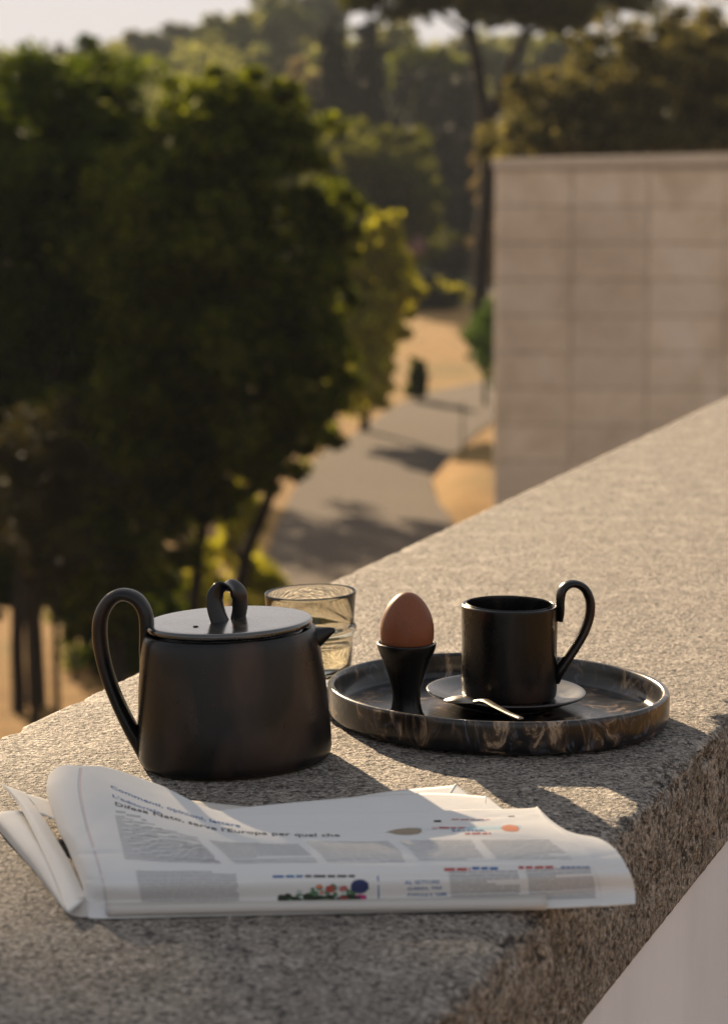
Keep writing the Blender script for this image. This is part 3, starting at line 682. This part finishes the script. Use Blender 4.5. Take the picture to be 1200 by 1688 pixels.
# ------------------------------------------------------------------ water glass
GY = 2.232; gx = ony(512, 975, GY).x; gr = 75.5*sc(GY, .08)
glass = tag(empty('drinking_glass', (gx, GY, 0)), 'smoky amber ribbed tumbler half full of water behind the teapot spout', 'glass')
Z = lambda py: ony(512, py, GY).z
zr = Z(975); zb = Z(1035)
wt = .0016
outer = [(.030, .0006), (.0325, .0015), (.0335, .004), (gr*.90, .018), (gr*.925, zb-.009), (gr*.94, zb-.005), (gr*.99, zb-.0022), (gr*1.005, zb), (gr*.985, zb+.0022), (gr*.945, zb+.0042), (gr*.955, zb+.010), (gr*.99, zr-.003), (gr, zr-.0008)]
inner = [(gr-.0007, zr), (gr-wt, zr-.001), (gr*.955-wt, zb+.010), (gr*.940-wt, zb+.0035), (gr*.965-wt, zb), (gr*.935-wt, zb-.0035), (gr*.925-wt, zb-.009), (gr*.90-wt, .018), (.0305, .0085), (.024, .0075), (.0005, .0072)]
V, F = lathe(gx, GY, [(.0005, .0006)]+outer+inner, 120, .2, False, False); put('glass_wall', V, F, M_GLASS, glass)
zw = Z(1063)
g2 = lambda r: r-wt-.0003
V, F = lathe(gx, GY, [(.0005, .0076), (.024, .0079), (.0300, .0089), (g2(gr*.90), .018), (g2(gr*.915), zw-.001), (g2(gr*.917)-.0002, zw), (.0005, zw)], 120, .2, False, False); put('water', V, F, M_WATER, glass)

# ------------------------------------------------------------------ tray
TRY = 2.087; trx = ony(819, 1130, TRY).x; TR = .1366; TSH = -.10
V, F = lathe(trx, TRY, np.array([(.0005, .0008), (.120, .0008), (.1318, .0016), (.1352, .0040), (.1364, .0075), (.1368, .0150), (.1368, .0240), (.1364, .0272), (.1352, .0284), (.1325, .0284), (.1312, .0272), (.1304, .0240), (.1292, .0150), (.1268, .0100), (.1230, .0082), (.1150, .0078), (.06, .0078), (.0005, .0078)]), 160, TSH, False, False, 1.0, .0022, .4)
tray = tag(put('serving_tray', V, F, M_RESIN, origin=(trx, TRY, 0)), 'round black and brown marbled resin tray under the cup and egg', 'tray')
tray.modifiers.new('edge_round', 'SUBSURF').levels = 1; tray.modifiers['edge_round'].render_levels = 1
# ------------------------------------------------------------------ egg cup and egg
EY = 2.043; ex = ony(670, 1060, EY).x; s_ = sc(EY, .06); FZ = .0079
zrim = ony(670, 1059, EY).z
ecp = [(.0005, FZ), (.0150, FZ), (.0168, FZ+.0008), (.0160, FZ+.003), (.0130, FZ+.008), (.0112, FZ+.016), (.0113, FZ+.024), (.0140, FZ+.036), (.0185, FZ+.049), (.0222, zrim-.006), (.0234, zrim-.0012), (.0229, zrim), (.0215, zrim+.0002), (.0207, zrim-.002), (.0190, zrim-.010), (.012, zrim-.022), (.0005, zrim-.026)]
V, F = lathe(ex, EY, prof_s(ecp, 80), 96, .0, False, False, 1, .004, 3)
tag(put('egg_cup', V, F, M_EGGCUP, origin=(ex, EY, FZ)), 'black ceramic pedestal egg cup on the left of the tray', 'egg cup')
zt = ony(670, 976, EY).z; L = .057; zbm = zt-L
ep = []
for i in range(41):
    t = math.pi*i/40; zz = -math.cos(t); rr_ = math.sin(t)*(1-.115*zz)*.0212
    ep.append((max(rr_, .00005), zbm+L*(zz+1)/2))
V, F = lathe(ex+.0004, EY, ep, 80, 0, False); tag(put('egg', V, F, M_EGG, origin=(ex, EY, zbm)), 'brown hen egg standing upright in the black egg cup', 'egg')
# ------------------------------------------------------------------ saucer, cup, spoon
CY = 2.104; sx = ony(834, 1140, CY).x
sp_ = [(.0005, FZ+.0002), (.034, FZ+.0002), (.036, FZ+.0008), (.050, .0135), (.0625, .0185), (.0645, .0196), (.0647, .0206), (.0636, .0212), (.0600, .0205), (.048, .0165), (.038, .0148), (.0005, .0145)]
V, F = lathe(sx, CY, prof_s(sp_, 60), 128, -.10, False, False, 1, .006, 5); tag(put('saucer', V, F, M_SAUCER, origin=(sx, CY, FZ)), 'black glossy saucer on the tray beneath the cup', 'saucer')
cx_ = ony(839.5, 996, CY).x; cr = 78.5*sc(CY, .08); zc1 = ony(839.5, 996, CY).z; z0 = .0150
cup = tag(empty('coffee_cup', (cx_, CY, z0)), 'black ceramic cup with a looped handle standing on the saucer', 'cup')
cp = [(.0005, z0), (cr-.006, z0), (cr-.0018, z0+.0012), (cr-.0004, z0+.004), (cr, z0+.012), (cr-.0003, z0+.04), (cr+.0002, zc1-.004), (cr-.0002, zc1-.001), (cr-.0014, zc1), (cr-.0030, zc1-.0005), (cr-.0040, zc1-.003), (cr-.0042, z0+.03), (cr-.0050, z0+.008), (cr-.012, z0+.005), (.0005, z0+.005)]
V, F = lathe(cx_, CY, prof_s(cp, 90), 128, -.10, False, False, 1, .004, 7); put('body', V, F, M_CUP, cup)
chY = CY-.008
def pc(px, py, dy=0): return ony(px, py, chY+dy)[:]
c_path = [pc(922, 1024), pc(923, 1008), pc(923, 990), pc(926, 974), pc(936, 964), pc(950, 963), pc(964, 972), pc(972, 992), pc(971, 1016), pc(962, 1042), pc(948, 1066), pc(932, 1090), pc(921, 1108), pc(917, 1126)]
V, F = tube(c_path, [.0022, .0028, .0030, .0032, .0032, .0032, .0034, .0034, .0033, .0034, .0035, .0038, .0042, .0022], [.0045, .0058, .006, .006, .006, .006, .006, .006, .006, .006, .006, .006, .0055, .003], (-.35, .93, 0), 100, 20); put('handle', V, F, M_CUP, cup)
# coffee? the cup shows only dark inside
spoon = tag(empty('teaspoon', ony(784, 1147, 2.03)), 'small steel teaspoon resting over the saucer front towards the tray rim', 'spoon')
a_ = ony(736, 1143, 2.055); b_ = ony(784, 1150, 2.035); tip = onz(859, 1186, .0272)
a_.z = .0235; b_.z = .0245
ax = (b_-a_); ln = ax.length; ax.normalize(); sd = Vector((-ax.y, ax.x, 0)).normalized(); upv = Vector((0, 0, 1))
rows = []
for i in range(17):
    t = i/16; w = .0098*math.sin(math.pi*min(1, .04+t*.93))**.62*(1-.28*t)
    row = []
    for j in range(11):
        q = -1+2*j/10; hgt_ = .0042*(1-q*q)*math.sin(math.pi*(.05+.9*t))
        row.append(a_+ax*(t*ln)+sd*(q*w)+upv*(hgt_-.001*(1-t)))
    rows.append(row)
V = [tuple(p) for rw in rows for p in rw]; o = put('bowl', V, grid_faces(17, 11), M_METAL, spoon); md = o.modifiers.new('thick', 'SOLIDIFY'); md.thickness = .0009
V, F = tube([b_-ax*.004+upv*.0006, b_+upv*.0012, b_.lerp(tip, .2)+upv*.0045, b_.lerp(tip, .45)+upv*.0030, b_.lerp(tip, .75)+upv*.0012, tip+upv*.0006], [.0011, .0016, .0014, .0012, .0012, .0010], [.0028, .0022, .0034, .0032, .0026, .0022], (.6, .35, 0.05), 50, 14); put('handle', V, F, M_METAL, spoon)

# ------------------------------------------------------------------ newspaper
npo = onz(560, 1430, 0)
paper = tag(empty('newspaper', npo), 'folded newspaper lying in front of the teapot, its right end over the ledge edge', 'newspaper')
def net(cols, nu, nv):
    """cols: list of columns, each a list of (px,py,z)"""
    C = np.array([[onz(px, py, z)[:] for px, py, z in c] for c in cols])      # (ncol,nrow,3)
    A = np.array([catmull(c, nv) for c in C])                                   # (ncol,nv,3)
    return np.stack([catmull(A[:, j], nu) for j in range(nv)], 0)               # (nv,nu,3)
def col(pts, zs): return [(p[0], p[1], z) for p, z in zip(pts, zs)]
zm = [.0012, .0062, .0185, .0260, .0235, .0165, .0150]
zL = [.0012, .0060, .0190, .0290, .0335, .0370, .0385]
CW = [
    col([(168, 1508), (166, 1492), (160, 1462), (146, 1412), (130, 1370), (118, 1325), (112, 1300)], [.0010, .0020, .0035, .005, .006, .008, .010]),
    col([(146, 1511), (143, 1490), (136, 1458), (115, 1404), (95, 1362), (79, 1308), (80, 1284)], [.0010, .0045, .010, .016, .020, .023, .024]),
    col([(152, 1513), (150, 1490), (144, 1455), (126, 1402), (107, 1355), (92, 1296), (98, 1263)], [.0012, .0060, .0165, .0260, .031, .035, .036]),
    col([(176, 1513), (175, 1490), (170, 1455), (155, 1402), (140, 1352), (130, 1298), (133, 1262)], zL),
    col([(225, 1512), (223, 1489), (216, 1454), (205, 1402), (195, 1350), (187, 1302), (178, 1265)], [.0012, .006, .019, .0275, .030, .0325, .034]),
    col([(300, 1510), (298, 1488), (295, 1453), (288, 1408), (280, 1363), (272, 1322), (266, 1295)], [.0012, .006, .019, .0265, .025, .0225, .0225]),
    col([(392, 1508), (390, 1487), (387, 1452), (378, 1412), (370, 1382), (364, 1355), (360, 1336)], [.0012, .006, .019, .026, .0225, .0160, .0140]),
    col([(500, 1506), (499, 1485), (498, 1451), (492, 1412), (486, 1384), (482, 1360), (480, 1342)], zm),
    col([(610, 1504), (610, 1483), (609, 1450), (605, 1412), (600, 1384), (597, 1360), (595, 1340)], zm),
    col([(720, 1502), (720, 1481), (718, 1448), (712, 1411), (704, 1382), (698, 1357), (694, 1337)], zm),
    col([(820, 1499), (820, 1478), (818, 1446), (808, 1410), (796, 1380), (786, 1354), (778, 1335)], zm),
    col([(920, 1496), (920, 1474), (916, 1442), (902, 1408), (884, 1378), (864, 1352), (850, 1333)], zm),
    col([(980, 1493), (980, 1471), (974, 1439), (957, 1405), (930, 1380), (898, 1355), (880, 1331)], zm),
    col([(996, 1493), (996, 1471), (989, 1439), (971, 1405), (944, 1380), (908, 1356), (886, 1331)], zm),
    col([(1047, 1489), (1046, 1468), (1037, 1436), (1014, 1400), (985, 1381), (945, 1374), (897, 1350)], [.0012, .0060, .0175, .0235, .0205, .0130, .0125]),
]
NU, NV = 420, 160
TOP = net(CW, NU, NV)
# gentle creases
for i in range(NV):
    for j in range(NU):
        u = j/(NU-1); v = i/(NV-1); p = TOP[i, j]
        d = .0006*nz(Vector((u*9, v*7, 0)))+.00035*nz(Vector((u*22, v*14, 3)))
        d -= .0007*math.exp(-((v-.47-.02*math.sin(u*6))/.012)**2)*(1 if u < .75 else .3)
        d += .0010*max(0, 1-abs(v-.185-.03*u)/.022)*(.4+.6*math.sin(u*5+1)**2)-.0008*max(0, 1-abs(v-.36+.015*math.sin(u*4))/.02)*(.3+.7*math.cos(u*3.3)**2)
        q1 = v-.55-.9*(u-.42); q2 = v-.72+.8*(u-.70); q3 = v-.62-1.5*(u-.22)
        d += .0011*max(0, 1-abs(q1)/.05)*max(0, 1-abs(v-.72)/.25)+.0009*max(0, 1-abs(q2)/.04)*max(0, 1-abs(v-.7)/.25)-.0005*max(0, 1-abs(q3)/.06)*max(0, 1-abs(v-.6)/.3)
        TOP[i, j, 2] += d*min(1, v*6)*min(1, u*8)
def sheet(name, G3, mat, th=.0004, par=paper):
    o = put(name, G3.reshape(-1, 3), grid_faces(G3.shape[0], G3.shape[1]), mat, par)
    md = o.modifiers.new('thickness', 'SOLIDIFY'); md.thickness = th; md.offset = -1
    return o
FRONT = sheet('front_page', TOP, M_PAPER, .0009)
# staggered sheets under the front page
S2 = net([col([(340, 1400), (352, 1360), (362, 1335)], [.017, .012, .0125]), col([(480, 1400), (480, 1358), (480, 1323)], [.018, .0125, .0115]), col([(620, 1400), (622, 1355), (622, 1311)], [.018, .0125, .0115]),
          col([(720, 1400), (722, 1355), (715, 1307)], [.018, .0125, .0110]), col([(790, 1400), (790, 1355), (792, 1312)], [.018, .0120, .0105]), col([(802, 1400), (803, 1355), (802, 1313)], [.018, .0120, .0105]), col([(865, 1398), (855, 1360), (832, 1337)], [.017, .0115, .0105])], 60, 24)
sheet('inner_page', S2, M_PAPER)
S3 = net([col([(560, 1380), (565, 1350), (570, 1316)], [.012, .0095, .0095]), col([(640, 1380), (642, 1345), (645, 1304)], [.012, .0095, .0095]), col([(715, 1380), (718, 1340), (742, 1295)], [.012, .0095, .0098]), col([(725, 1380), (728, 1340), (751, 1294)], [.012, .0095, .0098]),
          col([(800, 1380), (790, 1340), (777, 1314)], [.012, .0085, .0080])], 40, 20)
sheet('inner_page', S3, M_PAPER)
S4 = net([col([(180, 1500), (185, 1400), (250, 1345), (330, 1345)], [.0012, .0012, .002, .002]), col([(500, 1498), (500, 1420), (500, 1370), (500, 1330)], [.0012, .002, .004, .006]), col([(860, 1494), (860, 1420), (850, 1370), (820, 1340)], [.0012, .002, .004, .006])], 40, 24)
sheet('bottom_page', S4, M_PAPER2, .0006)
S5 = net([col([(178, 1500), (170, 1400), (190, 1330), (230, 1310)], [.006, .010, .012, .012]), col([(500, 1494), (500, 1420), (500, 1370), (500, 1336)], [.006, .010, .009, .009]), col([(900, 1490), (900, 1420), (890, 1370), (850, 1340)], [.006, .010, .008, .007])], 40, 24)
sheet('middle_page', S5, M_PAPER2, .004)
# left-hand leaves
S6 = net([col([(112, 1504), (88, 1440), (55, 1370), (28, 1322), (2, 1291)], [.0055, .010, .014, .0165, .018]), col([(128, 1492), (104, 1432), (70, 1375), (46, 1334), (16, 1297)], [.008, .013, .0165, .0185, .0195]),
          col([(143, 1480), (118, 1425), (90, 1376), (68, 1342), (40, 1306)], [.0075, .0125, .0150, .0165, .0180])], 40, 60)
S9 = net([col([(66, 1341), (58, 1325), (38, 1306)], [.0160, .0168, .0180]), col([(78, 1345), (70, 1328), (60, 1313)], [.0155, .0160, .0165]), col([(100, 1354), (96, 1338), (92, 1322)], [.015, .0145, .014])], 16, 12)
sheet('side_leaf', S9, M_PAPER, .0006)
sheet('side_leaf', S6, M_PAPER, .0006)
S7 = net([col([(110, 1506), (62, 1442), (22, 1396), (-8, 1358), (-2, 1345)], [.0008, .0008, .001, .002, .005]), col([(108, 1500), (62, 1428), (22, 1378), (-6, 1345), (6, 1338)], [.0030, .007, .009, .0105, .012]), 
          col([(112, 1496), (76, 1424), (46, 1376), (26, 1345), (28, 1336)], [.0045, .0105, .013, .014, .0145]), col([(120, 1492), (92, 1424), (66, 1378), (50, 1350), (48, 1340)], [.0035, .0085, .010, .010, .010])], 40, 60)
sheet('side_fold', S7, M_PAPER, .0006)
S8 = net([col([(113, 1506), (114, 1494), (116, 1484)], [.0010, .0045, .0082]), col([(128, 1511), (129, 1496), (131, 1480)], [.0008, .0045, .0090]), col([(150, 1511), (150, 1496), (150, 1478)], [.0008, .004, .0075])], 20, 16)
sheet('fold_edge', S8, M_PAPER2, .0005)

# ---- print on the front page (lies 0.1 mm above the paper, follows its surface)
def project(P):   # world -> photograph pixel, used only to look up where on the sheet a mark was printed
    v = P-np.array([0, 0, H]); cz = v[..., 1]*math.cos(PITCH)-v[..., 2]*math.sin(PITCH); cy = v[..., 1]*math.sin(PITCH)+v[..., 2]*math.cos(PITCH)
    return np.stack([600+FPX*v[..., 0]/cz, 844-FPX*cy/cz], -1)
PXG = project(TOP)
def find_uv(px, py):
    d = (PXG[..., 0]-px)**2+((PXG[..., 1]-py)*1.6)**2; i, j = np.unravel_index(np.argmin(d[:, 62:]), d[:, 62:].shape); return (j+62)/(NU-1), i/(NV-1)
NRM = np.cross(np.gradient(TOP, axis=1), np.gradient(TOP, axis=0)); NRM /= np.linalg.norm(NRM, axis=2)[..., None]
def surf(u, v, off=.00012):
    u = np.clip(np.asarray(u), 0, 1)*(NU-1); v = np.clip(np.asarray(v), 0, 1)*(NV-1)
    j = np.minimum(u.astype(int), NU-2); i = np.minimum(v.astype(int), NV-2); a = (u-j)[..., None]; b = (v-i)[..., None]
    def L(A): return (A[i, j]*(1-a)+A[i, j+1]*a)*(1-b)+(A[i+1, j]*(1-a)+A[i+1, j+1]*a)*b
    return L(TOP)+L(NRM)*off
ink_black = mat_flat('black_ink', (.045, .045, .05)); ink_blue = mat_flat('blue_ink', (.05, .14, .34)); ink_red = mat_flat('red_ink', (.45, .08, .07)); ink_grey = mat_flat('grey_text_ink', (.44, .435, .44))
ink_cyan = mat_flat('pale_cyan_ink', (.45, .62, .68)); ink_orange = mat_flat('orange_ink', (.62, .22, .12)); ink_brown = mat_flat('brown_ink', (.30, .24, .17)); ink_green = mat_flat('green_ink', (.10, .2, .11)); ink_dark = mat_flat('dark_photo_ink', (.035, .045, .03)); ink_pink = mat_flat('magenta_ink', (.45, .05, .2)); ink_white = mat_flat('white_petal_ink', (.50, .54, .54))
def font_mesh(txt, bold=True):
    cu = bpy.data.curves.new('t', 'FONT'); cu.body = txt; cu.size = 1.0; cu.resolution_u = 2; cu.offset = .012 if bold else 0
    o = bpy.data.objects.new('t', cu); COL.objects.link(o)
    dg = bpy.context.evaluated_depsgraph_get(); me = bpy.data.meshes.new_from_object(o.evaluated_get(dg))
    V = np.array([v.co[:] for v in me.vertices]); F = [list(p.vertices) for p in me.polygons]
    bpy.data.objects.remove(o); bpy.data.meshes.remove(me); bpy.data.curves.remove(cu)
    return V, F
def print_text(name, txt, p0, p1, hp, mat, bold=True):
    """txt from pixel p0 to p1 (baseline), capitals hp pixels tall"""
    V, F = font_mesh(txt, bold); w = V[:, 0].max()
    n = 40; us = []; vs = []; hs = []
    for k in range(n+1):
        t = k/n; q = (p0[0]+(p1[0]-p0[0])*t, p0[1]+(p1[1]-p0[1])*t)
        if len(p1) > 2: q = (q[0], q[1]+p1[2]*4*t*(1-t))
        u_, v_ = find_uv(*q); _, v2 = find_uv(q[0], q[1]-hp*2); us.append(u_); vs.append(v_); hs.append(abs(v2-v_)/2)
    t = V[:, 0]/w*n; tt = np.arange(n+1); sm = lambda a: np.convolve(np.pad(np.array(a), 6, mode='reflect', reflect_type='odd'), np.ones(13)/13, 'valid')
    P = surf(np.interp(t, tt, sm(us)), np.interp(t, tt, sm(vs))+V[:, 1]/.7*np.interp(t, tt, sm(hs)), .00018)
    return put(name, P, F, mat, FRONT, False)
print_text('headline_print', 'Commenti, opinioni, lettere', (183, 1299), (398, 1364, 8), 4.6, ink_blue)
print_text('headline_print', "L'editoriale", (186, 1313), (266, 1342, 2), 4, ink_blue)
print_text('headline_print', "Difesa Nato, serve l'Europa per quel che", (189, 1327), (562, 1379, 17), 5.6, ink_black)
print_text('headline_print', 'AL SETTORE', (668, 1457), (725, 1456), 5, ink_blue)
print_text('headline_print', 'GUERRA, TRE', (670, 1467), (727, 1466), 5, ink_blue)
print_text('headline_print', 'PAROLE E TEMI', (673, 1478), (735, 1476), 5.3, ink_blue)
print_text('headline_print', 'SALMER', (745, 1371), (800, 1371), 3.2, ink_blue)
rw = random.Random(9)
words = {'g': ([], []), 'b': ([], []), 'r': ([], []), 'k': ([], [])}
def quad(key, u0, u1, v0, v1, off=.00015):
    V, F = words[key]; n = max(1, int((u1-u0)*120)); o = len(V)
    for k in range(n+1):
        u = u0+(u1-u0)*k/n; V.append(surf(u, v0, off)); V.append(surf(u, v1, off))
    for k in range(n): F.append((o+2*k, o+2*k+2, o+2*k+3, o+2*k+1))
def column(u0, u1, v0, v1, lines, key='g', fill=.5, du=0.0):
    for L_ in range(lines):
        v = v1-(v1-v0)*(L_+.5)/lines; h = (v1-v0)/lines*fill*.5; x = u0+du*(v1-v); xe = u1+du*(v1-v)
        if rw.random() < .06: xe = x+(xe-x)*rw.uniform(.3, .8)
        while x < xe-.003:
            w = rw.uniform(.008, .030); quad(key, x, min(x+w, xe), v-h, v+h); x += w+.0009
uu = [find_uv(px, 1480)[0] for px in (232, 396, 404, 470, 600, 640, 742, 858, 872, 982)]
def pcol(tl, tr, bl, br, lines, key='g', fill=.5):
    A = [find_uv(*p) for p in (tl, tr, bl, br)]
    for L_ in range(lines):
        g = (L_+.5)/lines; u0 = A[0][0]*(1-g)+A[2][0]*g; u1 = A[1][0]*(1-g)+A[3][0]*g; va = A[0][1]*(1-g)+A[2][1]*g; vb = A[1][1]*(1-g)+A[3][1]*g
        h = abs(A[0][1]-A[2][1])/lines*fill*.5; x = u0; xe = u1 if rw.random() > .06 else u0+(u1-u0)*rw.uniform(.3, .8)
        while x < xe-.003:
            w = rw.uniform(.008, .030); f = (x-u0)/(u1-u0); v = va+(vb-va)*f; quad(key, x, min(x+w, xe), v-h, v+h); x += w+.0009
pcol((190, 1343), (328, 1384), (207, 1418), (365, 1424), 24, 'g', .42)
pcol((345, 1385), (490, 1388), (388, 1424), (525, 1422), 13, 'g', .36)
pcol((505, 1386), (640, 1386), (540, 1422), (675, 1421), 12, 'g', .36)
pcol((655, 1386), (775, 1384), (690, 1420), (800, 1419), 11, 'g', .32)
pcol((790, 1384), (905, 1384), (820, 1418), (945, 1418), 11, 'g', .32)
pcol((190, 1336), (240, 1352), (191, 1340), (241, 1356), 1, 'g', .8)
column(uu[0], uu[1], .04, .40, 24, 'g', .55)
column(uu[6], uu[7], .10, .385, 15, 'g', .62)
column(uu[8], uu[9], .10, .385, 15, 'g', .62)
column(uu[0], uu[1], -.0+.02, .05, 3, 'k', .7)
def strip(px0, px1, py, key, h=.010):
    u0, v0 = find_uv(px0, py); u1, v1 = find_uv(px1, py); x = u0
    while x < u1:
        w = rw.uniform(.006, .014); f = (x-u0)/(u1-u0+1e-6); v = v0+(v1-v0)*f; quad(key, x, min(x+w, u1), v-h, v+h); x += w+.002
strip(733, 775, 1433, 'r'); strip(778, 822, 1432, 'b'); strip(856, 915, 1430, 'r'); strip(924, 972, 1430, 'b')
strip(448, 500, 1445, 'b', .007); strip(503, 586, 1444, 'k', .007); strip(715, 727, 1354, 'k', .012); strip(745, 808, 1351, 'r', .006); strip(838, 850, 1346, 'k', .008); strip(765, 810, 1375, 'r', .006); strip(712, 770, 1365, 'r', .010)
for key, mt in (('g', ink_grey), ('b', ink_blue), ('r', ink_red), ('k', ink_black)):
    V, F = words[key]
    o = put('text_lines', np.array(V), F, mt, FRONT, False); o['kind'] = 'stuff'
def patch(name, px, py, du, dv, mat, off=.0002, n=24):
    u, v = find_uv(px, py); V = [surf(u, v, off)]; F = []; R = 5
    wob = [rw.uniform(.9, 1.08) for _ in range(n)]
    for r_ in range(1, R+1):
        for k in range(n):
            a = 2*math.pi*k/n; V.append(surf(u+du*math.cos(a)*wob[k]*r_/R, v+dv*math.sin(a)*r_/R, off))
    for k in range(n): F.append((0, 1+k, 1+(k+1) % n))
    for r_ in range(1, R):
        for k in range(n): o = 1+(r_-1)*n; F.append((o+k, o+n+k, o+n+(k+1) % n, o+(k+1) % n))
    return put(name, np.array(V), F, mat, FRONT, False)
patch('picture_print', 667, 1370, .021, .038, ink_brown)
u0, v0 = find_uv(686, 1366); u1, v1 = find_uv(858, 1363)
V = []; n = 24
for k in range(n+1):
    V.append(surf(u0+(u1-u0)*k/n, v0+(v1-v0)*k/n-.014, .00010)); V.append(surf(u0+(u1-u0)*k/n, v0+(v1-v0)*k/n+.016, .00010))
put('banner_print', np.array(V), [(2*k, 2*k+2, 2*k+3, 2*k+1) for k in range(n)], ink_cyan, FRONT, False)
patch('picture_print', 841, 1365, .012, .034, ink_orange)
# thin spine rules
for dx, mt in ((0, ink_orange), (-.0045, ink_blue)):
    V = []; n = 40; ua = find_uv(128, 1266)[0] if False else 3.05/14
    for k in range(n+1):
        v = .02+.96*k/n; V.append(surf(ua+dx, v, .00015)); V.append(surf(ua+dx+.0009, v, .00015))
    put('spine_rule', np.array(V), [(2*k, 2*k+1, 2*k+3, 2*k+2) for k in range(n)], mt, FRONT, False)
# column rule right of the flowers
V = []
ur = find_uv(622, 1470)[0]
for k in range(9): v = .06+.30*k/8; V.append(surf(ur, v, .00015)); V.append(surf(ur+.0013, v, .00015))
put('column_rule', np.array(V), [(2*k, 2*k+1, 2*k+3, 2*k+2) for k in range(8)], ink_blue, FRONT, False)
# flower photograph: many petals printed flat
fl = [(ink_dark, 60, .005, .028), (ink_green, 50, .0032, .018), (ink_white, 34, .0028, .015), (ink_red, 12, .0042, .022), (ink_orange, 6, .003, .015)]
for mt, cnt, du, dv in fl:
    Vs = []; Fs = []
    for k in range(cnt):
        t = rw.random(); px = 462+134*t; py = 1495-rw.random()*(14+22*math.sin(math.pi*t*.9)) if mt is not ink_dark else 1497-rw.random()*20
        if mt is ink_red: px = rw.choice([540, 558, 538, 566, 552])+rw.uniform(-8, 8); py = rw.choice([1463, 1483, 1490])+rw.uniform(-3, 3)
        u, v = find_uv(px, py); o = len(Vs); a = .6+.7*rw.random(); lay = {ink_dark.name: .00012, ink_green.name: .00016, ink_white.name: .0002, ink_red.name: .00024, ink_orange.name: .00028}[mt.name]+k*1e-6
        for q in range(8):
            an = q*math.pi/4; Vs.append(surf(u+du*a*math.cos(an), v+dv*a*math.sin(an), lay))
        Fs.append(tuple(range(o, o+8)))
    o = put('flower_picture_print', np.array(Vs), Fs, mt, FRONT, False); o['kind'] = 'stuff'
patch('flower_picture_print', 594, 1462, .010, .05, mat_flat('navy_ink', (.04, .05, .13)), .0003)
patch('flower_picture_print', 592, 1478, .007, .03, ink_pink, .00031)

# ------------------------------------------------------------------ haze
V, F = box(-280, 280, -12, 420, GZ-3.2, 34)
hz_o = put('haze', V, F, None, None, False); hz_o['kind'] = 'stuff'
mh = bpy.data.materials.new('haze_air'); mh.use_nodes = True; t_ = mh.node_tree; t_.nodes.clear(); ou = t_.nodes.new('ShaderNodeOutputMaterial'); pv = t_.nodes.new('ShaderNodeVolumePrincipled')
pv.inputs['Color'].default_value = (.82, .88, .96, 1); pv.inputs['Density'].default_value = .00024; pv.inputs['Anisotropy'].default_value = 0
t_.links.new(pv.outputs[0], ou.inputs['Volume']); hz_o.data.materials.append(mh)
